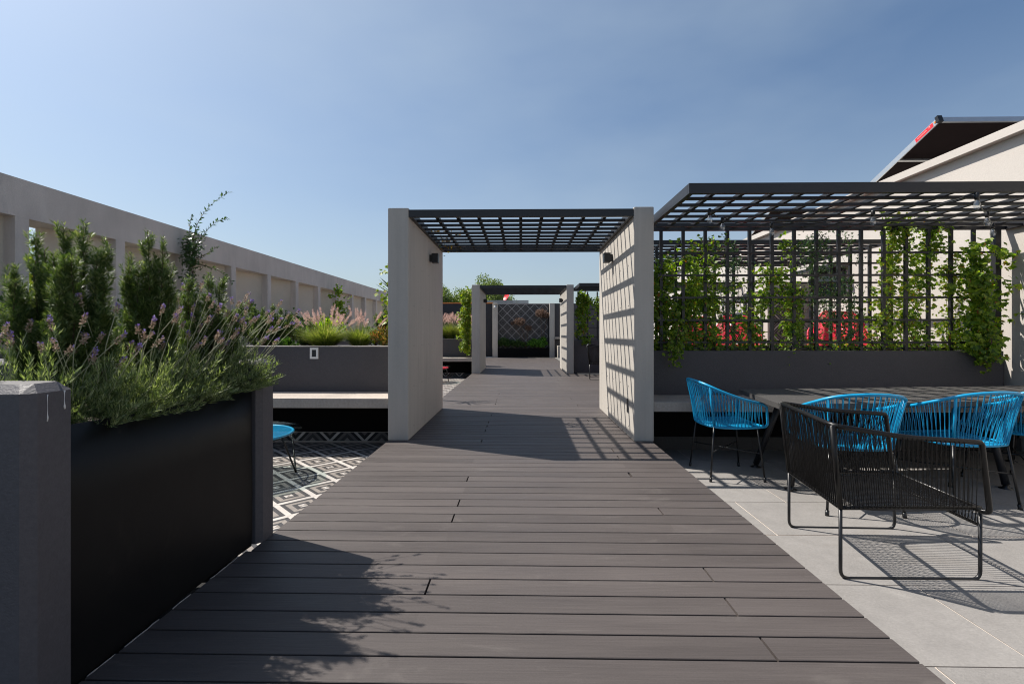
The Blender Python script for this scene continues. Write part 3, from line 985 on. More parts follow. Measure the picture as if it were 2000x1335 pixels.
part('ledge', MB().box(1.705, 2.3, 24.7, 24.99, .95, 1.05), M['benchc'], dw)
cc = thing('security_camera', 'white dome security camera on the left column of the end wall', 'camera', (-1.35, 24.74, 2.6))
part('bracket', MB().box(-1.44, -1.22, 24.66, 24.80, 2.745, 2.775).box(-1.345, -1.315, 24.70, 24.74, 2.64, 2.744), M['white'], cc)
part('dome', MB().lathe(-1.33, 24.72, [(.02, 2.47), (.055, 2.5), (.068, 2.55), (.06, 2.61), (.02, 2.64)], 16), M['white'], cc)
part('lens', MB().tube([(-1.33, 24.67, 2.52), (-1.33, 24.645, 2.51)], .028, 10), M['blackm'], cc)
ac = thing('air_conditioner', 'small beige outdoor unit with round fan beside the end wall', 'air conditioner', (1.95, 24.3, 0))
part('casing', MB().box(1.80, 2.5, 24.1, 24.5, .02, .62, .01), M['stucco_in'], ac)
part('fan', MB().tube([(2.15, 24.098, .34), (2.15, 24.08, .34)], .20, 20), M['navy'], ac)
fb = thing('distant_building', 'flat grey clad rooftop behind the end wall with a red dish on it', 'building', (-1.6, 46, -6.2))
part('wall', MB().box(-4.2, .62, 44, 52, -6.2, 3.95), M['corr'], fb)
rib = MB()
for k in range(1):
    rib.box(-4.25, .66, 43.9, 44.0, 4.12, 4.24).box(-4.25, .66, 43.93, 44.0, 3.951, 4.10)
part('parapet', rib, M['corr'], fb)
part('roof', MB().box(-4.2, .62, 44, 52, 3.951, 4.05), M['conc'], fb)
sd = thing('satellite_dish', 'red satellite dish on the grey rooftop behind the end wall', 'satellite dish', (-1.25, 44.5, 4.05))
dmb = MB()
ax = Vector((-.80, -.45, .40)).normalized()
e1 = ax.orthogonal().normalized()
e2 = ax.cross(e1)
cn = Vector((-1.25, 44.5, 4.62))
vs, fs = [], []
for j in range(6):
    r = .46 * j / 5
    for q in range(20):
        an = q * math.pi / 10
        vs.append(cn + (e1 * math.cos(an) + e2 * math.sin(an)) * r + ax * (r * r * .6))
for j in range(5):
    for q in range(20):
        fs.append((j * 20 + q, j * 20 + (q + 1) % 20, (j + 1) * 20 + (q + 1) % 20, (j + 1) * 20 + q))
part('dish', MB().add(vs, fs, True), M['redlab'], sd)
part('mast', MB().tube([(-1.25, 44.5, 4.05), (-1.25, 44.5, 4.7)], .03, 8), M['steel'], sd)
part('feed_arm', MB().tube([cn - e2 * .0 + ax * 0, cn + ax * .5 + e1 * .2], .012, 6).tube([cn + ax * .5 + e1 * .2, cn + ax * .62 + e1 * .2], .04, 8), M['steel'], sd)

# ================================================================== FURNITURE
def sub(a, b, t):
    return a * (1 - t) + b * t

K = 1.196      # furniture size factor for the lower patio
# dining table
tb = thing('dining_table', 'long dining table with dark slate top on slanted steel legs under the pergola', 'table', (3.4, 4.1, 0))
top = MB().prism([(1.845, 3.49), (4.93, 3.88), (4.90, 4.825), (1.972, 4.441)], .662, .70)
part('tabletop', top, M['slate'], tb)
for (bx, by, tx, ty) in ((2.08, 3.80, 2.22, 3.98), (2.12, 4.44, 2.26, 4.26), (3.77, 3.86, 3.77, 4.05), (4.62, 4.68, 4.52, 4.52), (4.66, 4.02, 4.58, 4.2)):
    lg = part('leg', MB().tube([(bx, by, .03), (tx, ty, .6615)], .026, 12), M['steel'], tb)
    part('foot', MB().lathe(bx, by, [(.045, -.010), (.045, .005), (.02, .012), (.02, .03)], 14), M['blackm'], lg)
part('under_rail', MB().box(2.3, 4.75, 4.14, 4.22, .60, .6615), M['steel'], tb)
tb.location = (3.4 * K, 4.1 * K, FZ)
tb.scale = (K, K, K)

def curve_at(c, u):
    u = max(0, min(1, u)) * (len(c) - 1)
    i = min(int(u), len(c) - 2)
    return sub(c[i], c[i + 1], u - i)

def cord_chair(label, matc, mleg):
    t = thing('cord_armchair', label, 'chair', (0, 0, 0), group='turquoise cord armchairs round the dining table')
    hb = [(.235, .245, .445), (.245, .05, .437), (.232, -.12, .437), (.165, -.225, .44), (0, -.262, .442)]
    base = catmull(hb + [(-x, y, z) for x, y, z in hb[::-1][1:]], 8)
    hr = [(.262, .215, .635), (.30, .02, .678), (.288, -.16, .735), (.20, -.29, .79), (0, -.335, .81)]
    rim = catmull(hr + [(-x, y, z) for x, y, z in hr[::-1][1:]], 8)
    f = MB()
    full = fillet([base[0], Vector((.262, .262, .47)), Vector((.268, .248, .61))], .02) + rim + fillet([Vector((-.268, .248, .61)), Vector((-.262, .262, .47)), base[-1]], .02)
    f.tube(full, .0115, 8)
    part('rim', f, matc, t)
    part('seat_ring', MB().tube(base + [Vector((-.12, .262, .437)), Vector((.12, .262, .437))], .010, 8, closed=True), matc, t)
    for u in (.335, .665):
        part('upright', MB().tube([curve_at(base, u), curve_at(rim, u)], .010, 8), matc, t)
    cm = MB()
    n = 92
    for k in range(n + 1):
        u = k / n
        j = .008 if k % 2 else -.008
        a, b = curve_at(base, u), curve_at(rim, min(1, max(0, u + j)))
        out = Vector((a.x, a.y, 0)).normalized() * .009 * (1 if k % 2 else -1)
        m_ = (a + b) / 2 - Vector((a.x, a.y, 0)).normalized() * .004
        cm.tube([a + out, m_ + out * .8, b + out], .0031, 4, caps=False)
    for k in range(1, 30):
        x = -.235 + .47 * k / 30
        yb = -.262 + .04 * (abs(x) / .23) ** 3 * 2.2
        cm.tube([(x, yb, .442), (x * .98, 0, .428), (x, .262, .44)], .0024, 4, caps=False)
    for k in range(1, 14):
        y = -.2 + .45 * k / 14
        xx = .243 if y > -.1 else .20
        cm.tube([(-xx, y, .44), (0, y, .426), (xx, y, .44)], .0024, 4, caps=False)
    part('woven_cord', cm, matc, t, kind='stuff')
    for sx in (-1, 1):
        for sy in (-1, 1):
            lg = part('leg', MB().tube([(sx * .20, sy * .20, .438), (sx * .242, sy * .250, .0)], .0085, 8), mleg, t)
            part('foot_cap', MB().tube([(sx * .2385, sy * .246, .035), (sx * .242, sy * .250, -.011)], .013, 8), mleg, lg)
    part('cross_brace', MB().tube([(-.222, -.226, .225), (.222, .226, .225)], .005, 6).tube([(.222, -.226, .235), (-.222, .226, .235)], .005, 6), mleg, t)
    return t
c1 = cord_chair('turquoise cord armchair alone at the left end of the dining table', M['cordblu'], M['blackm'])
chairs = [(1.757, 4.225, R(-90), None),
          (2.28, 3.49, R(-4), 'turquoise cord armchair directly behind the black lounge chair'),
          (3.15, 3.62, R(5), 'whole turquoise cord armchair right of the black lounge chair, back to the camera'),
          (3.99, 3.965, R(8), 'turquoise cord armchair cut off by the right picture edge')]
for x, y, a, lb in chairs:
    o = c1 if lb is None else copy_tree(c1)
    o.location = (x * K, y * K, FZ)
    o.scale = (K, K * (.88 if lb is None else 1), K)
    o.rotation_euler = (0, 0, a)
    if lb:
        o['label'] = lb

# black lounge chair
def lounge(label):
    base = (1.95, 2.74, 0)
    t = thing('cord_lounge_chair', label, 'lounge chair', base, group='black cord lounge chairs')
    A0, B0, C0, D0 = Vector((1.665, 3.06, .345)), Vector((1.57, 2.425, .345)), Vector((2.245, 2.425, .350)), Vector((2.30, 3.045, .350))
    A1, B1 = Vector((1.622, 3.075, .770)), Vector((1.508, 2.39, .757))
    Cn, Dn = Vector((2.17, 2.365, .668)), Vector((2.25, 3.085, .685))
    rim = fillet([C0 + Vector((-.03, -.015, -.003)), Vector((2.238, 2.368, .345)), Cn + Vector((.028, 0, .004))], .05, 5) + \
        fillet([Cn + Vector((.02, 0, .015)), Cn + Vector((-.02, 0, .018)), sub(Cn, B1, .5) + Vector((0, -.015, -.006)), B1 + Vector((0, -.006, 0)), A1 + Vector((0, .006, 0)), sub(A1, Dn, .5) + Vector((0, .015, -.006)), Dn + Vector((-.02, 0, .018)), Dn + Vector((.02, 0, .015))], .075, 6) + \
        fillet([Dn + Vector((.028, 0, .004)), Vector((2.315, 3.08, .345)), D0 + Vector((-.03, .015, -.003))], .05, 5)
    part('rim', MB().tube(rim, .0125, 10), M['cordblk'], t)
    part('seat_frame', MB().tube(fillet([C0, B0, A0, D0, C0], .02), .010, 8), M['cordblk'], t)
    E0, E1 = C0 + Vector((0, .01, -.085)), D0 + Vector((0, -.01, -.085))
    part('front_rail', MB().tube([C0, E0, E1, D0], .008, 8), M['cordblk'], t)
    part('upright', MB().tube([B0, B1], .0125, 10), M['cordblk'], t)
    part('upright', MB().tube([A0, A1], .0125, 10), M['cordblk'], t)
    for p, q in ((B0, C0), (A0, D0)):
        part('leg_loop', MB().tube(fillet([p, Vector((p.x, p.y, .0)), Vector((q.x, q.y, .0)), q], .045, 6), .0085, 10), M['blackm'], t)
    cm = MB()
    rc = .0024
    n = 30
    off = Vector((.011, 0, 0))
    for k in range(n + 1):
        u = k / n
        a, b = sub(B0, A0, u), sub(B1, A1, min(1, u + (.012 if k % 2 else 0)))
        b2 = sub(B1, A1, max(0, u - .006))
        cm.tube([a - off, (a + b) / 2 - off * .9 , b - off], rc, 4, caps=False)
        cm.tube([a + off, b2 + off], rc, 4, caps=False)
    nr = 30
    for (p0, q0, p1, q1, s) in ((B0, C0 - Vector((.03, 0, 0)), B1, Cn, -1), (A0, D0 - Vector((.03, 0, 0)), A1, Dn, 1)):
        md = Vector((0, .012, 0))
        for k in range(1, nr + 1):
            u = k / nr
            a = sub(p0, q0, u)
            b = sub(p1, q1, u) + Vector((0, s * .013 * math.sin(math.pi * u), .014 - .018 * math.sin(math.pi * u)))
            if u > .93:
                b.z -= .02
            cm.tube([a - md, b - md], rc, 4, caps=False)
            a2 = sub(p0, q0, min(1, u + .012))
            cm.tube([a2 + md, b + md], rc, 4, caps=False)
    ns = 30
    for k in range(1, ns):
        u = k / ns
        a, b = sub(B0, A0, u), sub(C0, D0, u)
        m_ = (a + b) / 2 + Vector((0, 0, -.022))
        cm.tube([a, sub(a, m_, .5) + Vector((0, 0, -.008)), m_, sub(m_, b, .5) + Vector((0, 0, -.008)), b], rc, 4, caps=False)
        e, e2_ = sub(E0, E1, min(1, u + .025)), sub(E0, E1, max(0, u - .025))
        cm.tube([b + off * .7, e + off * .7], rc, 4, caps=False)
        cm.tube([b - off * .7, e2_ - off * .7], rc, 4, caps=False)
    part('woven_cord', cm, M['cordblk'], t, kind='stuff')
    # wrap turns on the rim
    return t
lg1 = lounge('black cord lounge chair on sled legs standing alone in front of the blue chairs')
lg1.location = (1.95 * K, 2.74 * K, FZ)
lg1.scale = (K, K, K)
lg2 = copy_tree(lg1)
lg2.location = (2.25, 13.2, 0)
lg2['label'] = 'distant black cord chair seen between the portal walls beside the dark planter'
BASE[lg1.name] = Vector(lg1.location)

# red high-back chairs behind the trellis
def red_chair(label):
    t = thing('high_back_chair', label, 'chair', (0, 0, 0), group='red high back cord chairs behind the trellis')
    outl = [(-.30, .42), (-.42, .80), (-.42, 1.22), (-.20, 1.52), (.20, 1.55), (.42, 1.25), (.42, .80), (.30, .42)]
    pts = [Vector((x, -.25 - (z - .42) * .48, z)) for x, z in outl]
    part('back_frame', MB().tube(fillet(pts, .05, 3) + [pts[0]], .014, 8), M['cordred'], t)
    part('seat_frame', MB().tube(fillet([Vector((-.3, -.25, .42)), Vector((-.36, .3, .40)), Vector((.36, .3, .40)), Vector((.3, -.25, .42)), Vector((-.3, -.25, .42))], .04, 3), .014, 8), M['cordred'], t)
    cm = MB()
    for k in range(1, 60):
        u = -.42 + .84 * k / 60
        # top of outline at this x
        zt = 1.53 if abs(u) < .2 else 1.53 - (abs(u) - .2) * 1.35
        xb_ = u * .70
        cm.tube([(xb_, -.25, .42), (u, -.25 - (zt - .42) * .48, zt)], .0066, 4, caps=False)
    for k in range(1, 40):
        x = -.33 + .66 * k / 40
        cm.tube([(x * .9, -.25, .42), (x, 0, .39), (x * 1.05, .3, .40)], .004, 4, caps=False)
    part('woven_cord', cm, M['cordred'], t, kind='stuff')
    for sx in (-1, 1):
        part('leg', MB().tube([(sx * .28, -.22, .42), (sx * .33, -.32, 0)], .011, 8), M['blackm'], t)
        part('leg', MB().tube([(sx * .32, .26, .40), (sx * .36, .32, 0)], .011, 8), M['blackm'], t)
    return t
r1 = red_chair('red high back cord chair behind the middle of the trellis, the largest red shape')
r1.location = (5.42, 8.35, FZ)
r1.scale = (1.15, 1.15, 1.2)
r1.rotation_euler = (0, 0, R(150))
for x, y, a, lb in ((4.02, 10.6, 175, 'red high back cord chair behind the left part of the trellis'),
                    (4.60, 10.2, 165, 'red high back cord chair glimpsed beside the tiled panel behind the trellis')):
    o = copy_tree(r1)
    o.location = (x, y, FZ)
    o.rotation_euler = (0, 0, R(a))
    o['label'] = lb

# round side tables
def side_table(label, cordm, grp):
    t = thing('round_side_table', label, 'side table', (0, 0, 0), group=grp)
    part('glass_top', MB().lathe(0, 0, [(.40, .362), (.402, .365), (.40, .370)], 48), M['tglass'], t)
    ring = [Vector((.34 * math.cos(q * math.pi / 24), .34 * math.sin(q * math.pi / 24), .345)) for q in range(48)]
    part('cord_ring', MB().tube(ring, .010, 8, closed=True), cordm, t)
    cm = MB()
    for k in range(-36, 37):
        x = .34 * k / 37
        h = math.sqrt(max(0, .34 ** 2 - x * x))
        cm.tube([(x, -h, .347), (x, h, .347)], .0032, 4, caps=False)
    part('woven_cord', cm, cordm, t, kind='stuff')
    low = [Vector((.30 * math.cos(q * math.pi / 16), .30 * math.sin(q * math.pi / 16), .315)) for q in range(32)]
    part('lower_ring', MB().tube(low, .006, 6, closed=True), M['blackm'], t)
    for k in range(3):
        a = k * 2 * math.pi / 3 + .35
        p = lambda r, an, z: Vector((r * math.cos(an), r * math.sin(an), z))
        part('leg', MB().tube([p(.33, a - .55, .345), p(.36, a, .0), p(.33, a + .25, .345)], .007, 8), M['blackm'], t)
    return t
s1 = side_table('round glass side table with turquoise cord top beside the charcoal planter', M['cordblu'], 'round glass side tables')
s1.location = (-2.65, 4.56, TZ)
s1.scale = (1.32, 1.32, 1.17)
s2 = side_table('red topped round glass side table on the far left patio, seen through the portal', M['cordred'], 'round glass side tables')
s2.location = (-2.50, 13.6, TZ)
s2.scale = (1.32, 1.32, 1.17)

# string lights
sl = thing('string_lights', 'black string of clear glass bulbs hung under the near pergola roof', 'string lights', (3.5, 5.2, 2.5))
def UN(px, Y, z):
    k = (px - 1000) / 951
    c_, s_ = math.cos(YAW), math.sin(YAW)
    d = Y / (c_ + k * s_)
    return Vector((d * (k * c_ - s_), Y, z))
bulbs = [(1386, 5.10), (1411, 5.47), (1507, 5.74), (1705, 5.20), (1908, 4.57), (1928, 5.27), (1939, 5.83)]
bp_ = [UN(px, y, 2.505) for px, y in bulbs]
path = []
for a, b in zip(bp_[:-1], bp_[1:]):
    L = (b - a).length
    for k in range(8):
        t_ = k / 8
        path.append(sub(a, b, t_) - Vector((0, 0, min(.07, .08 * L) * 4 * t_ * (1 - t_))))
path.append(bp_[-1])
part('cable', MB().tube(path, .006, 6), M['blackm'], sl)
for p in bp_:
    sk = part('socket', MB().lathe(p.x, p.y, [(.010, p.z), (.019, p.z - .012), (.021, p.z - .045), (.017, p.z - .068)], 10), M['blackm'], sl)
    part('bulb', MB().lathe(p.x, p.y, [(.012, p.z - .0655), (.016, p.z - .08), (.027, p.z - .105), (.030, p.z - .125), (.024, p.z - .148), (.006, p.z - .16)], 14), M['glass'], sk)
    part('filament', MB().tube([(p.x - .006, p.y, p.z - .09), (p.x - .008, p.y, p.z - .12), (p.x + .008, p.y, p.z - .12), (p.x + .006, p.y, p.z - .09)], .0012, 4), M['alu'], sk)

# ================================================================== PLANTS
def rs_(seed):
    return np.random.RandomState(seed)

def needles_along(rs, a, b, n, L, W, ang=.8, bend=None):
    """needle leaves around the line a->b"""
    t = rs.rand(n)[:, None]
    a, b = np.asarray(a, float), np.asarray(b, float)
    P = a * (1 - t) + b * t
    ax = unit((b - a)[None])[0]
    r = rs.randn(n, 3)
    r -= (r @ ax)[:, None] * ax
    r = unit(r)
    D = ax * (1 - ang * .55) + r * ang + np.array([0, 0, .15])
    return P, D, r

def rosemary(label, base, tops, fill, seed, L=.026, W=.0029, dens=1.25, group='rosemary bushes in the near planter', spread=.16):
    rs = rs_(seed)
    t = thing('rosemary_bush', label, 'rosemary', base, group=group)
    base = np.array(base, float)
    st = MB()
    Ps, Ds, Ns = [], [], []
    alltops = [np.array(q, float) for q in tops]
    tmean = np.mean(alltops, 0)
    hgt = max(q[2] for q in alltops) - base[2]
    for _ in range(fill):
        a = rs.rand() * 6.283
        r = spread * math.sqrt(rs.rand())
        w = alltops[rs.randint(len(tops))] * .5 + tmean * .5
        alltops.append(np.array([w[0] + r * math.cos(a), w[1] + r * math.sin(a), base[2] + hgt * rs.uniform(.28, .86)]))
    for tp_ in alltops:
        b0 = base + np.array([rs.uniform(-.07, .07), rs.uniform(-.07, .07), 0])
        mid = b0 * .45 + tp_ * .55
        mid[:2] += (tp_ - b0)[:2] * .30 + rs.uniform(-.02, .02, 2)
        cpts = catmull([Vector(q) for q in (b0, mid, tp_)], 5)
        st.tube(cpts, np.linspace(.006, .0015, len(cpts)).tolist(), 4)
        hh = tp_[2] - b0[2]
        A = np.array([q[:] for q in cpts])
        def brush(A, n, ang):
            u = rs.rand(n) * (len(A) - 1.001)
            i0 = u.astype(int)
            fr = (u - i0)[:, None]
            P = A[i0] * (1 - fr) + A[i0 + 1] * fr
            ax = unit(A[i0 + 1] - A[i0])
            r = rs.randn(n, 3)
            r = unit(r - (r * ax).sum(1, keepdims=True) * ax)
            Ps.append(P); Ds.append(ax * .75 + r * ang); Ns.append(r)
        k0 = int(len(A) * .25)
        brush(A[k0:], int(520 * hh * dens), .8)
        npl = int((12 + 22 * hh) * dens)
        for k in range(npl):
            u = rs.uniform(.2, .93)
            p = curve_at(cpts, u)
            q = curve_at(cpts, min(1, u + .06))
            ax = np.array((q - p).normalized()[:])
            p = np.array(p[:])
            an = rs.rand() * 6.283
            rad = np.array([math.cos(an), math.sin(an), 0])
            ll = (.05 + .10 * (1 - u)) * rs.uniform(.7, 1.15)
            m1 = p + (ax * .5 + rad * .55) * ll * .5
            e = m1 + (ax * .9 + rad * .22 + np.array([0, 0, .2])) * ll * .6
            brush(np.stack([p, m1, e]), int(900 * ll * dens), .8)
    P, D, N = np.concatenate(Ps), np.concatenate(Ds), np.concatenate(Ns)
    n = len(P)
    V, F = leaves(P, D, N + rs.randn(n, 3) * .3, L * rs.uniform(.65, 1.15, n), W, .05, .5)
    part('stem', st, M['wood'], t)
    npmesh('foliage', V, F, M['rose'], t, 'stuff')
    return t

rosemary('tallest rosemary bush at the left picture edge, behind the near pillar', (-1.86, 1.93, .83),
         [(-1.80, 1.97, 1.66), (-1.93, 2.02, 1.665), (-1.74, 2.0, 1.60), (-2.02, 1.98, 1.62), (-2.0, 1.88, 1.47), (-1.96, 1.85, 1.40), (-1.72, 1.98, 1.42), (-1.78, 1.86, 1.50), (-1.88, 1.92, 1.52), (-1.70, 1.95, 1.30)],
         32, 11, spread=.10, dens=1.3)
rosemary('second rosemary bush with one tall spire, right of the tallest one', (-1.80, 2.30, .83),
         [(-1.80, 2.31, 1.70), (-1.73, 2.32, 1.665), (-1.86, 2.28, 1.50), (-1.72, 2.34, 1.52), (-1.80, 2.25, 1.45), (-1.88, 2.3, 1.45)],
         12, 12, spread=.06)
rosemary('bushy lower rosemary leaning right in the middle of the planter', (-1.76, 2.50, .83),
         [(-1.66, 2.56, 1.52), (-1.60, 2.56, 1.49), (-1.74, 2.52, 1.50), (-1.56, 2.62, 1.33), (-1.68, 2.6, 1.40), (-1.80, 2.60, 1.42)],
         11, 13, spread=.08)
rosemary('small rosemary shoots behind the lavender near the far end of the planter', (-1.92, 2.66, .83),
         [(-1.55, 2.68, 1.37), (-1.62, 2.7, 1.28), (-1.86, 2.7, 1.32), (-1.75, 2.68, 1.26)], 8, 14, spread=.14)

def tufts(rs, c, ax, ln, rad, n, L, W):
    t = rs.rand(n)[:, None]
    P = c + ax * (t * ln)
    r = unit(rs.randn(n, 3))
    P = P + r * rad * (1 - .45 * t)
    D = r + ax * .7
    return leaves(P, D, rs.randn(n, 3), L * rs.uniform(.7, 1.3, n), W, .1, .5)

def lavender(label, c, seed, rad=.19, h=.26, shoots=130, flowers=14, lean=(.12, .25, 1.0), fh=.40, group='lavender clumps in the near planter'):
    rs = rs_(seed)
    t = thing('lavender_plant', label, 'lavender', c, group=group)
    c = np.array(c, float)
    Ps, Ds, Ns = [], [], []
    st = MB()
    for k in range(shoots):
        a = rs.rand() * 6.283
        el = math.acos(rs.uniform(.05, 1))
        d = np.array([math.cos(a) * math.sin(el), math.sin(a) * math.sin(el), math.cos(el)])
        ln = (rad * math.sin(el) + h * math.cos(el)) * rs.uniform(.75, 1.25)
        b0 = c + d * np.array([.2, .2, 0]) * ln
        e = c + d * ln
        e[2] = max(e[2], c[2] + .03)
        P, D, N = needles_along(rs, b0 * .6 + e * .4, e, 40, 0, 0, .75)
        Ps.append(P); Ds.append(D + np.array([0, 0, .35])); Ns.append(N)
    P, D, N = np.concatenate(Ps), np.concatenate(Ds), np.concatenate(Ns)
    n = len(P)
    V, F = leaves(P, D, N + rs.randn(n, 3) * .3, rs.uniform(.018, .038, n), .0036, .08, .5, .1)
    npmesh('foliage', V, F, M['lav'], t, 'stuff')
    tan, pur = [], []
    for k in range(flowers):
        a = rs.rand() * 6.283
        r = rad * rs.uniform(.2, .9)
        p0 = c + np.array([r * math.cos(a), r * math.sin(a), h * .6])
        d = np.array(lean) * np.array([1, 1, 1.0]) + np.array([math.cos(a) * .35, math.sin(a) * .35, 0]) + rs.randn(3) * .12
        d = d / np.linalg.norm(d)
        ln = fh * rs.uniform(.45, 1.0) * .8
        e = p0 + d * ln
        mid = (p0 + e) / 2 + rs.randn(3) * .018
        st.tube(catmull([Vector(p0), Vector(mid), Vector(e)], 4), .0016, 4, caps=False)
        ax = unit((e - mid)[None])[0]
        sl_ = rs.uniform(.028, .05)
        tan.append(tufts(rs, e - ax * .005, ax, sl_, .0045, 60, .009, .005))
        if rs.rand() < .4:
            pur.append(tufts(rs, e + ax * sl_ * .6, ax, sl_ * .45, .0045, 22, .009, .006))
        else:
            pur.append(tufts(rs, e + ax * sl_ * .8, ax, sl_ * .25, .003, 8, .008, .005))
    part('flower_stem', st, M['lstem'], t, kind='stuff')
    if tan:
        npmesh('seed_head', *cat(tan), M['lavtan'], t, 'stuff')
        npmesh('petals', *cat(pur), M['lavpur'], t, 'stuff')
    return t
lavender('lavender clump at the left picture edge behind the near pillar', (-1.78, 1.72, .86), 21, .17, .26, 110, 12, fh=.30)
lavender('lavender clump right beside the near pillar', (-1.66, 1.86, .84), 22, .16, .20, 130, 12, fh=.36)
lavender('lavender clump in the middle front of the planter', (-1.66, 2.08, .84), 23, .18, .22, 170, 18, fh=.44)
lavender('lavender clump in front of the leaning rosemary', (-1.66, 2.32, .85), 24, .18, .23, 170, 22, fh=.50)
lavender('lavender clump near the far end of the planter, long stalks leaning right', (-1.67, 2.54, .87), 25, .19, .26, 190, 28, (.30, .25, .9), .52)
lavender('lavender clump spilling over the far end of the black panel', (-1.60, 2.70, .88), 26, .16, .20, 160, 20, (.28, .2, .9), .50)
lavender('low lavender clump at the back of the near planter', (-1.95, 2.45, .84), 27, .2, .22, 90, 12, fh=.36)

def shrub(name, label, catg, c, rad, n, L, W, mat, seed, group, up=.4, stems=6, lump=.35, flower=None):
    """rad=(rx,ry,rz) ellipsoid sitting on c"""
    rs = rs_(seed)
    t = thing(name, label, catg, c, group=group)
    c = np.array(c, float)
    rad = np.array(rad, float)
    cl = max(4, int(n / 26))
    u = unit(rs.randn(cl, 3))
    u[:, 2] = np.abs(u[:, 2]) * 1.0 - .15
    rr = rs.rand(cl) ** .35 * (1 - lump * rs.rand(cl))
    C = c + np.array([0, 0, rad[2] * .35]) + u * rr[:, None] * rad * np.array([1, 1, .75])
    idx = rs.randint(0, cl, n)
    P = C[idx] + rs.randn(n, 3) * rad.mean() * .11
    P[:, 2] = np.maximum(P[:, 2], c[2] + .01)
    D = unit(P - c) + rs.randn(n, 3) * .6 + np.array([0, 0, up])
    N = rs.randn(n, 3) * .6 + np.array([0, 0, 1])
    V, F = leaves(P, D, N, L * rs.uniform(.6, 1.2, n), W * rs.uniform(.7, 1.1, n), .15, .45, .15)
    st = MB()
    for k in range(stems):
        q = C[rs.randint(cl)]
        st.tube([Vector(c), Vector((c + q) / 2 + rs.randn(3) * .02), Vector(q)], [.008, .005, .002], 5)
    part('stem', st, M['wood'], t, kind='stuff')
    npmesh('foliage', V, F, mat, t, 'stuff')
    if flower:
        fm, fn = flower
        k = rs.randint(0, n, fn)
        V, F = leaves(np.repeat(P[k], 5, 0) + rs.randn(fn * 5, 3) * .008, rs.randn(fn * 5, 3) + [0, -.5, .6], rs.randn(fn * 5, 3), .025, .018, .1)
        npmesh('petals', V, F, fm, t, 'stuff')
    return t

def grass_clump(label, c, seed, rad=.30, h=.42, blades=900, plumes=34, ph=.62, group='fountain grasses'):
    rs = rs_(seed)
    t = thing('fountain_grass', label, 'ornamental grass', c, group=group)
    c = np.array(c, float)
    n = blades
    a = rs.rand(n) * 6.283
    out = rs.rand(n) ** .7
    L = h * rs.uniform(.6, 1.15, n)
    d = np.stack([np.cos(a), np.sin(a), np.zeros(n)], 1)
    P0_ = c + d * (rad * .25 * rs.rand(n))[:, None]
    seg = 5
    rows_ = []
    side = np.stack([-np.sin(a), np.cos(a), np.zeros(n)], 1)
    for k in range(seg + 1):
        s = k / seg
        hor = (out * rad * (s ** 1.6) * 1.15)[:, None] * d
        ver = (L * (s - .42 * out * s ** 2.6))[:, None] * np.array([0, 0, 1])
        w = .0042 * (1 - s * .85)
        ctr = P0_ + hor + ver
        rows_.append(np.stack([ctr - side * w, ctr + side * w], 1))
    V = np.stack(rows_, 1).reshape(-1, 3)
    base_i = (np.arange(n) * (seg + 1) * 2)[:, None]
    F = np.concatenate([base_i + np.array([[2 * k, 2 * k + 1, 2 * k + 3, 2 * k + 2]]) for k in range(seg)], 0)
    npmesh('grass_blades', V, F, M['grass'], t, 'stuff')
    st = MB()
    pm = []
    for k in range(plumes):
        an = rs.rand() * 6.283
        o = rs.rand() ** .6
        p0 = c.copy()
        e = c + np.array([math.cos(an) * rad * o * 1.0, math.sin(an) * rad * o * 1.0, ph * rs.uniform(.7, 1.0) * (1 - .2 * o)])
        mid = (p0 * .5 + e * .5) * 1.0
        mid[2] += .05
        cc_ = catmull([Vector(p0), Vector(mid), Vector(e)], 4)
        st.tube(cc_, .0013, 3, caps=False)
        ax = np.array((cc_[-1] - cc_[-2]).normalized()[:]) + np.array([rs.randn() * .08, rs.randn() * .08, .25])
        ax = ax / np.linalg.norm(ax)
        ln = rs.uniform(.11, .17)
        m_ = 150
        tt = rs.rand(m_)[:, None]
        r = rs.randn(m_, 3)
        r -= (r @ ax)[:, None] * ax
        r = unit(r)
        prof = (.005 + .013 * np.sin(np.pi * np.clip(tt * .9 + .08, 0, 1)))
        P = e + ax * (tt * ln) - ax * ln * .3
        pm.append(leaves(P, r * 1.0 + ax * 1.2, rs.randn(m_, 3), (prof * 1.9)[:, 0], .0024, .05, .5))
    part('stalk', st, M['lstem'], t, kind='stuff')
    npmesh('plume', *cat(pm), M['plume'], t, 'stuff')
    return t

def palm5(rs, P, N, s, seed_dirs=None, k5=5):
    """palmate leaves: k5 leaflets fanning from a point, hanging a little"""
    n = len(P)
    N = unit(N)
    down = np.tile(np.array([0, 0, -1.0]), (n, 1)) + rs.randn(n, 3) * .35
    A = unit(down - (down * N).sum(1, keepdims=True) * N)
    B = np.cross(N, A)
    out = []
    for k in range(k5):
        th = (k - (k5 - 1) / 2) * (2.1 / (k5 - 1)) if k5 > 1 else 0
        D = A * math.cos(th) + B * math.sin(th) + N * (.12 + rs.rand(n, 1) * .15)
        f = 1 - .32 * abs(th) / 1.05
        out.append(leaves(P, D, N, s * f, s * f * .50, -.12, .5, .12))
    return out

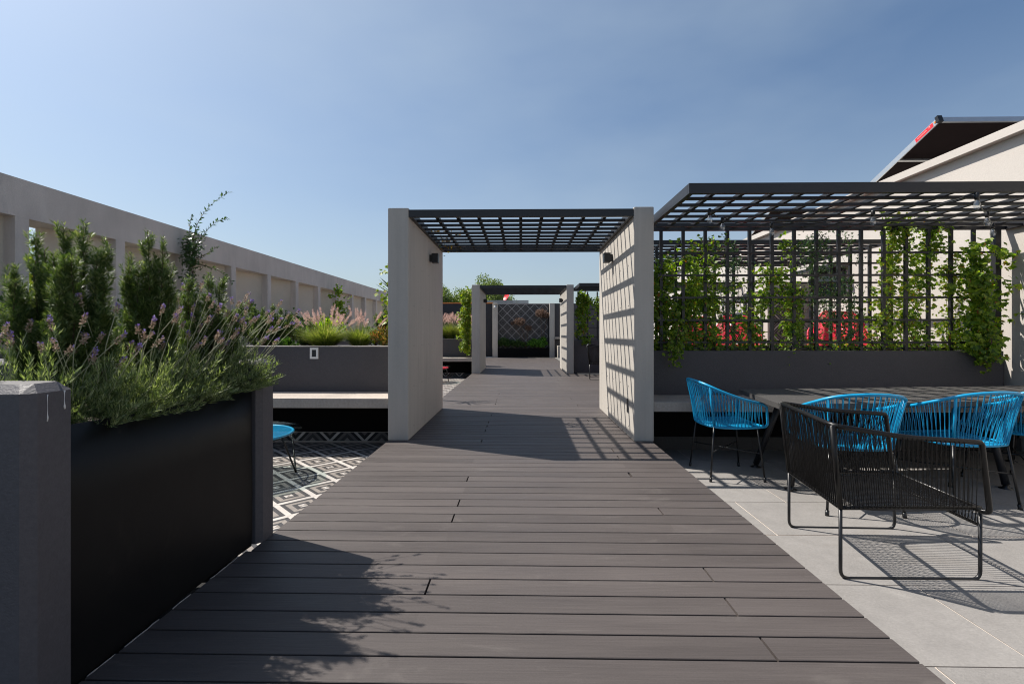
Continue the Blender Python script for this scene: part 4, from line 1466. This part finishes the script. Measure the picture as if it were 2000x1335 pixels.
def vine(label, pts, n, size, mat, seed, width=.12, depth=.07, k5=5, group='climbing vines on the near trellis', face=(-.1, -1, .45), stems=3, name='climbing_vine', thin=None, clip=None):
    """pts: spine of the vine; leaves are scattered round it"""
    rs = rs_(seed)
    n = int(n * 2.55)
    size *= 1.02
    width *= 1.6
    base = tuple(pts[0])
    t = thing(name, label, 'vine', base, group=group)
    sp = catmull(pts, 8)
    st = MB()
    for k in range(stems):
        ph_ = rs.rand() * 6
        am = width * rs.uniform(.15, .55)
        st.tube([p + Vector((am * math.sin(i_ * .5 + ph_), depth * .4 * math.cos(i_ * .7 + ph_), 0)) for i_, p in enumerate(sp)], [max(.0018, .006 * (1 - i_ / len(sp))) for i_ in range(len(sp))], 4)
    part('stem', st, M['wood'], t)
    A = np.array([p[:] for p in sp])
    nc = max(8, n // 14)
    uc = rs.rand(nc) * (len(A) - 1)
    i0 = uc.astype(int)
    fr = (uc - i0)[:, None]
    C = A[i0] * (1 - fr) + A[np.minimum(i0 + 1, len(A) - 1)] * fr
    wv = width * (0.65 + .55 * np.sin(uc * 1.3 + seed)) if thin is None else width * np.interp(uc / (len(A) - 1), [0, 1], thin)
    C = C + np.stack([rs.randn(nc) * wv * .6, rs.randn(nc) * depth * .6, rs.randn(nc) * .05], 1)
    idx = rs.randint(0, nc, n)
    P = C[idx] + rs.randn(n, 3) * np.array([.06, .035, .065])
    if clip:      # leaves grow only on the open side of the wall
        lo, hi = clip
        P[:, 0] = np.where(P[:, 0] > hi, 2 * hi - P[:, 0], P[:, 0])
        P[:, 0] = np.where(P[:, 0] < lo, 2 * lo - P[:, 0], P[:, 0])
    N = np.array(face) + rs.randn(n, 3) * .6
    parts = palm5(rs, P, N, size * rs.uniform(.55, 1.15, n), None, k5)
    npmesh('leaves', *cat(parts), mat, t, 'stuff')
    return t

YT = 6.25
def tv(px, py, Y=6.29):
    c_, s_ = math.cos(YAW), math.sin(YAW)
    k = (px - 1000) / 951
    d = Y / (c_ + k * s_)
    return (d * (k * c_ - s_), Y, 1.2 - (py - 652) / 951 * d)
G_ = 'climbing vines on the near trellis'
vine('dense broad leaf vine against the right side of the near portal', [tv(1300, 690), tv(1298, 620), tv(1292, 560), tv(1305, 500)], 420, .062, M['vine'], 31, .13, clip=(1.56, 9))
vine('vine tip hanging down over the charcoal wall beside the portal', [tv(1330, 640, 6.02), tv(1318, 672, 6.0), tv(1322, 705, 6.0)], 45, .05, M['vine'], 47, .03, .03, stems=2)
vine('leafy vine on the second column of trellis squares', [tv(1335, 690), tv(1338, 620), tv(1350, 560), tv(1345, 495)], 330, .058, M['vine'], 32, .12)
vine('light green vine reaching the top of the third trellis upright', [tv(1388, 690), tv(1380, 610), tv(1385, 550), tv(1378, 470)], 330, .05, M['vine'], 33, .13)
vine('small leaved dark vine on the trellis between the two left red chairs', [tv(1430, 690), tv(1425, 620), tv(1435, 560), tv(1425, 465)], 380, .034, M['jas'], 34, .15, k5=3)
vine('thin vine left of the tiled panel with bright hanging leaves', [tv(1475, 690), tv(1470, 620), tv(1500, 570), tv(1500, 520)], 260, .05, M['vine'], 35, .11)
vine('vine over the tiled panel climbing to the pergola', [tv(1540, 690), tv(1548, 600), tv(1530, 540), tv(1540, 470)], 270, .05, M['vine'], 36, .12)
vine('dark glossy vine with wiry tips above the largest red chair', [tv(1590, 690), tv(1580, 640), tv(1600, 560), tv(1580, 500), tv(1610, 460)], 420, .036, M['jas'], 37, .18, k5=3)
vine('dark glossy vine high on the trellis right of the middle', [tv(1660, 690), tv(1650, 640), tv(1640, 570), tv(1645, 500)], 420, .038, M['jas'], 38, .17, k5=3, thin=(.35, 1.2))
vine('tall yellow green vine curling over the pergola edge', [tv(1715, 690), tv(1722, 620), tv(1738, 540), tv(1750, 470), tv(1745, 432)], 400, .052, M['vinel'], 39, .12)
vine('bronze tinted vine in the right third of the trellis', [tv(1790, 690), tv(1785, 610), tv(1800, 540), tv(1815, 480), tv(1820, 435)], 430, .05, M['vine'], 40, .16)
vine('fine leaved vine left of the trellis corner post', [tv(1850, 690), tv(1862, 640), tv(1855, 560), tv(1870, 500)], 330, .042, M['vinel'], 41, .14)
vine('large leaved vine covering the right corner post of the trellis', [tv(1925, 690, 6.12), tv(1918, 620, 6.12), tv(1912, 560, 6.12), tv(1905, 480, 6.15)], 520, .07, M['vine'], 42, .15)
vine('vine tail drooping over the right end of the charcoal wall', [tv(1935, 660, 6.02), tv(1930, 690, 6.02), tv(1938, 712, 6.02)], 40, .05, M['vine'], 43, .03, .03, stems=2)
vine('low trailing greenery along the foot of the trellis, left half', [tv(1290, 684), tv(1400, 682), tv(1500, 684), tv(1600, 682)], 220, .036, M['vine'], 44, .12, .06)
vine('low trailing greenery along the foot of the trellis, right half', [tv(1620, 682), tv(1700, 684), tv(1800, 680), tv(1900, 684)], 260, .038, M['vine'], 45, .12, .06)
vine('greenery on the second trellis behind the near one', [tv(1330, 680, 7.12), tv(1345, 600, 7.12), tv(1360, 540, 7.12)], 200, .05, M['vine'], 46, .2, group='vines on the second trellis')
vine('sparse greenery on the right part of the second trellis', [tv(1760, 680, 7.12), tv(1770, 600, 7.12), tv(1790, 520, 7.12)], 260, .05, M['vinel'], 48, .3, group='vines on the second trellis')
# far trellis
vine('vine on the far trellis beside the far portal', [(1.92, 14.95, 1.0), (1.88, 14.95, 1.9), (1.9, 14.95, 2.4)], 420, .08, M['vine'], 49, .15, group='vines on the far trellis', clip=(1.66, 9))
vine('sparser vine farther right on the far trellis', [(2.55, 14.98, 1.2), (2.5, 14.98, 1.9), (2.5, 14.98, 2.3)], 260, .06, M['vine'], 50, .16, group='vines on the far trellis')
# vines behind left walls of the portals
vine('yellow green vine climbing the outside of the near portal wall', [(-1.66, 6.7, .98), (-1.66, 6.7, 1.6), (-1.60, 6.75, 2.08)], 520, .06, M['vinel'], 51, .13, .10, group='vines on the portal walls', clip=(-9, -1.58))
vine('golden vine climbing the outer side of the far portal', [(-1.70, 15.0, .75), (-1.70, 15.0, 1.7), (-1.66, 15.0, 2.5)], 800, .075, M['vinel'], 52, .13, .10, group='vines on the portal walls', clip=(-9, -1.58))
vine('few vine leaves poking through the lattice of the near portal roof', [(-1.45, 7.2, 2.66), (-1.1, 7.25, 2.66), (-.85, 7.3, 2.64)], 34, .045, M['rust'], 53, .06, .06, group='vines on the portal walls', face=(0, 0, 1), stems=1)
vine('thin climbing vine on a stake against the stucco parapet', [(-5.75, 8.35, .95), (-5.78, 8.4, 1.8), (-5.80, 8.45, 2.5), (-5.8, 8.5, 2.95)], 620, .05, M['jas'], 54, .10, .10, k5=3, group='vines on the parapet wall')

def sprig(st, L_, rs, pts, n, size):
    cp = catmull(pts, 6)
    st.tube(cp, [max(.003, .009 * (1 - i_ / len(cp))) for i_ in range(len(cp))], 4)
    A = np.array([p[:] for p in cp])
    u = np.linspace(0, len(A) - 1.001, n)
    i0 = u.astype(int)
    P = A[i0] * (1 - (u - i0))[:, None] + A[i0 + 1] * (u - i0)[:, None]
    ax = unit(A[i0 + 1] - A[i0])
    r = rs.randn(n, 3)
    r = unit(r - (r * ax).sum(1, keepdims=True) * ax)
    L_.append(leaves(P, r + ax * .7, rs.randn(n, 3), size * rs.uniform(.7, 1.2, n), size * .42, .1))
rs = rs_(60)
sh = thing('vine_shoots', 'bare arching shoots rising above the parapet from the staked vine', 'vine', (-5.8, 8.5, 2.9), group='vines on the parapet wall')
st = MB(); Ls = []
sprig(st, Ls, rs, [(-5.80, 8.45, 2.7), (-5.72, 8.5, 3.15), (-5.55, 8.6, 3.5), (-5.28, 8.7, 3.77)], 60, .075)
sprig(st, Ls, rs, [(-5.78, 8.45, 2.6), (-5.62, 8.5, 2.95), (-5.45, 8.6, 3.2), (-5.28, 8.65, 3.28)], 46, .07)
sprig(st, Ls, rs, [(-5.80, 8.45, 2.5), (-5.55, 8.5, 2.62), (-5.36, 8.5, 2.75)], 30, .06)
sprig(st, Ls, rs, [(-5.80, 8.45, 2.45), (-5.4, 8.5, 2.35), (-5.1, 8.5, 2.12)], 34, .06)
sprig(st, Ls, rs, [(-5.85, 8.45, 2.7), (-5.87, 8.5, 3.0), (-5.83, 8.5, 3.3)], 40, .06)
part('stem', st, M['wood'], sh)
npmesh('leaves', *cat(Ls), M['jas'], sh, 'stuff')
part('stake', MB().tube([(-5.74, 8.36, .9), (-5.74, 8.40, 2.3)], .018, 6), M['wood'], sh)
vine('short vine topping the shrubs at the far part of the parapet', [(-5.7, 15.2, 1.0), (-5.72, 15.2, 1.9), (-5.7, 15.2, 2.7)], 200, .08, M['vine'], 61, .14, .1, group='vines on the parapet wall')

# plants along the parapet and behind the left bench
GP = 'shrubs along the stucco parapet'
for k, (px_, y, rx, rz, m_, n, lb) in enumerate([
        (-5.5, 5.5, .5, .95, 'shrub', 900, 'dark broad leaf shrub by the parapet at the left picture edge'),
        (-5.4, 6.9, .45, .75, 'shrub', 900, 'dark shrub by the parapet between the two tall rosemary bushes'),
        (-5.4, 8.2, .45, .75, 'shrub', 900, 'dark shrub by the parapet below the staked vine'),
        (-5.4, 9.6, .5, .85, 'shrub', 900, 'dark shrub by the parapet right of the staked vine'),
        (-5.2, 10.9, .5, .75, 'shrub', 900, 'dark shrub by the parapet behind the lavender tips'),
        (-5.3, 12.6, .55, .75, 'vine', 900, 'brighter green shrub by the parapet behind the grass plumes')]):
    shrub('leafy_shrub', lb, 'shrub', (px_, y, .92), (rx, rx, rz), n, .085, .05, M[m_], 70 + k, GP)
GB = 'plants behind the near left bench'
rosemary('dark rosemary mass behind the switch wall at the far end of the near planter', (-3.6, 6.75, .98),
         [(-3.5, 6.8, 1.62), (-3.25, 6.8, 1.5), (-3.85, 6.8, 1.66), (-3.7, 6.75, 1.5), (-3.35, 6.7, 1.45), (-4.0, 6.8, 1.55)], 26, 81, L=.04, W=.007, dens=.7, group=GB, spread=.35)
rosemary('dark rosemary left of the pink plumed grass', (-3.05, 6.95, .98),
         [(-3.05, 7.0, 1.42), (-3.2, 7.0, 1.38), (-2.9, 7.0, 1.30), (-3.3, 7.0, 1.4)], 16, 82, L=.04, W=.007, dens=.6, group=GB, spread=.25)
grass_clump('large fountain grass with pink plumes behind the near left bench', (-2.68, 6.62, .98), 83, .44, .38, 1700, 46, .56)
grass_clump('smaller fountain grass with upright pink plumes right of the large one', (-2.22, 6.66, .98), 84, .34, .36, 1100, 26, .56)
shrub('leafy_shrub', 'small dark bush behind the plumes', 'shrub', (-2.15, 7.1, .98), (.26, .22, .42), 800, .05, .024, M['shrub'], 85, GB)
rosemary('rosemary bush left of the near portal wall behind the bench', (-1.98, 7.0, .98),
         [(-1.98, 7.05, 1.66), (-1.86, 7.0, 1.55), (-2.1, 7.0, 1.5), (-1.8, 7.0, 1.45)], 14, 86, L=.035, W=.006, dens=.7, group=GB, spread=.16)
shrub('leafy_shrub', 'rusty and yellow green bush at the foot of the portal vine', 'shrub', (-1.78, 6.55, .98), (.28, .2, .34), 900, .05, .028, M['rust'], 87, GB)
shrub('leafy_shrub', 'dark leafy bush behind the grasses at the left', 'shrub', (-2.9, 7.15, .98), (.35, .2, .5), 900, .07, .04, M['vine'], 88, GB, flower=None)
shrub('leafy_shrub', 'green bush with a magenta flower behind the switch plate', 'shrub', (-3.15, 6.55, .98), (.2, .15, .2), 350, .05, .03, M['shrub'], 89, GB, flower=(M['pink'], 6))
pt = thing('palm_plant', 'spiky palm fronds sticking out beside the near portal wall', 'palm', (-2.3, 9.2, 1.0))
pmb = []
rs = rs_(90)
for k in range(16):
    a = rs.uniform(0, 6.283)
    d = np.array([math.cos(a), math.sin(a) * .6, rs.uniform(.3, 1.4)])
    pmb.append(leaves(np.array([[-2.3, 9.2, 1.85]]) + rs.randn(1, 3) * .02, d[None], np.array([[0, 0, 1.]]), .55, .028, .2, .4, .1))
npmesh('fronds', *cat(pmb), M['palm'], pt)
part('trunk', MB().tube([(-2.3, 9.2, 0), (-2.3, 9.2, 1.0), (-2.3, 9.2, 1.9)], [.05, .04, .035], 8), M['wood'], pt)

# far left patio plants
for k, (x, y, lb) in enumerate([(-1.95, 15.9, 'far fountain grass next to the golden vine'), (-2.35, 15.9, 'far fountain grass in the middle of the far left planter'), (-2.75, 15.9, 'far fountain grass half hidden by the near portal wall')]):
    grass_clump(lb, (x, y, .98), 95 + k, .52, .60, 1900, 90, .92, group='fountain grasses in the far left planter')
lavender('lavender in the tall pot behind the far portal wall', (-1.60, 18.2, 1.0), 99, .2, .25, 90, 16, (.2, -.1, 1.0), .5, group='lavender behind the far portal')
pot = thing('tall_planter', 'tall narrow grey planter behind the far portal wall', 'planter', (-1.62, 18.2, 0))
part('body', MB().box(-1.85, -1.42, 17.9, 18.5, 0, .98, .01), M['paintgrey'], pot)

# end wall plants
GE = 'green bushes in the end planter'
shrub('leafy_shrub', 'bright green bush left of the dried flower stalk at the end wall', 'shrub', (-.25, 24.98, .44), (.5, .18, .48), 900, .10, .06, M['shrub'], 101, GE)
shrub('leafy_shrub', 'bright geranium bush right of centre at the end wall', 'shrub', (.75, 24.9, .44), (.52, .2, .50), 1100, .10, .07, M['geran'], 102, GE, flower=(M['pink'], 5))
shrub('leafy_shrub', 'dark green bush beside the left column of the end wall', 'shrub', (-.88, 24.98, .44), (.38, .18, .60), 800, .10, .05, M['shrub'], 103, GE)
shrub('leafy_shrub', 'green bush against the right column of the end wall', 'shrub', (1.15, 24.98, .44), (.25, .16, .72), 500, .09, .06, M['geran'], 104, GE)
def hydrangea(label, c, hd, seed):
    rs = rs_(seed)
    t = thing('dried_hydrangea', label, 'hydrangea', c, group='dried hydrangeas at the end wall')
    st = MB(); L_ = []
    for (x, z, r) in hd:
        st.tube(catmull([Vector(c), Vector(((c[0] + x) / 2, c[1], (c[2] + z) / 2 + .1)), Vector((x, c[1], z))], 4), .014, 5)
        n = int(500 * r / .25)
        P = np.array([x, c[1], z]) + unit(rs.randn(n, 3)) * (rs.rand(n, 1) ** .5) * np.array([r, r * .7, r * .7])
        L_.append(leaves(P, rs.randn(n, 3), rs.randn(n, 3), .06, .04, .2))
    part('stem', st, M['wood'], t)
    npmesh('flower_head', *cat(L_), M['dry'], t, 'stuff')
hydrangea('brown dried hydrangea head in front of the middle of the tiled end wall', (.28, 24.97, .44), [(-.08, 1.84, .34), (.36, 1.52, .20), (-.45, 1.75, .10)], 111)
hydrangea('brown dried hydrangea heads at the upper right of the tiled end wall', (1.05, 24.99, .44), [(1.0, 2.28, .33), (1.35, 2.15, .2)], 112)

# trees beyond
def tree(label, c, h, rad, n, seed):
    rs = rs_(seed)
    t = thing('broadleaf_tree', label, 'tree', c, group='trees beyond the end wall')
    c = np.array(c, float)
    tk = MB()
    top = c + np.array([0, 0, h * .6])
    tk.tube([Vector(c), Vector((c + top) / 2 + rs.randn(3) * .1), Vector(top)], [.3, .22, .12], 8)
    C = []
    for k in range(46):
        u = unit(rs.randn(1, 3))[0]
        r = rs.uniform(.35, 1.0)
        q = c + np.array([0, 0, h * .80]) + u * r * np.array([rad, rad, h * .19])
        C.append((q, rs.uniform(.4, .7) * rad * .5))
        if k % 4 == 0:
            tk.tube([Vector(top - np.array([0, 0, h * .15])), Vector((top + q) / 2), Vector(q)], [.1, .06, .02], 5)
    part('trunk', tk, M['wood'], t)
    Ps = []
    for q, r in C:
        m_ = n // 46
        u = unit(rs.randn(m_, 3)) * (rs.rand(m_, 1) ** .4) * r
        Ps.append(q + u)
    P = np.concatenate(Ps)
    m_ = len(P)
    V, F = leaves(P, rs.randn(m_, 3) + [0, 0, -.2], rs.randn(m_, 3) + [0, 0, .8], .20, .12, .15)
    npmesh('crown', V, F, M['tree'], t, 'stuff')
tree('tallest broadleaf tree rising behind the far portal', (-3.6, 52, -6.2), 13.3, 2.8, 14000, 121)
tree('broadleaf tree left of the tallest one behind the orange topped wall', (-6.6, 54, -6.2), 12.9, 2.4, 12000, 122)
tree('small tree at the left, partly behind the near portal wall', (-8.6, 52, -6.2), 12.7, 2.2, 10000, 123)
tree('low rounded tree right of the tallest one beside the red dish', (-2.6, 56, -6.2), 13.0, 2.3, 10000, 124)
shrub('leafy_shrub', 'yellowish bush outside the parapet seen through the first open niche', 'shrub', (-8.6, 7.4, .5), (1.4, 1.2, 2.6), 3500, .11, .07, M['vinel'], 125, 'plants outside the parapet')
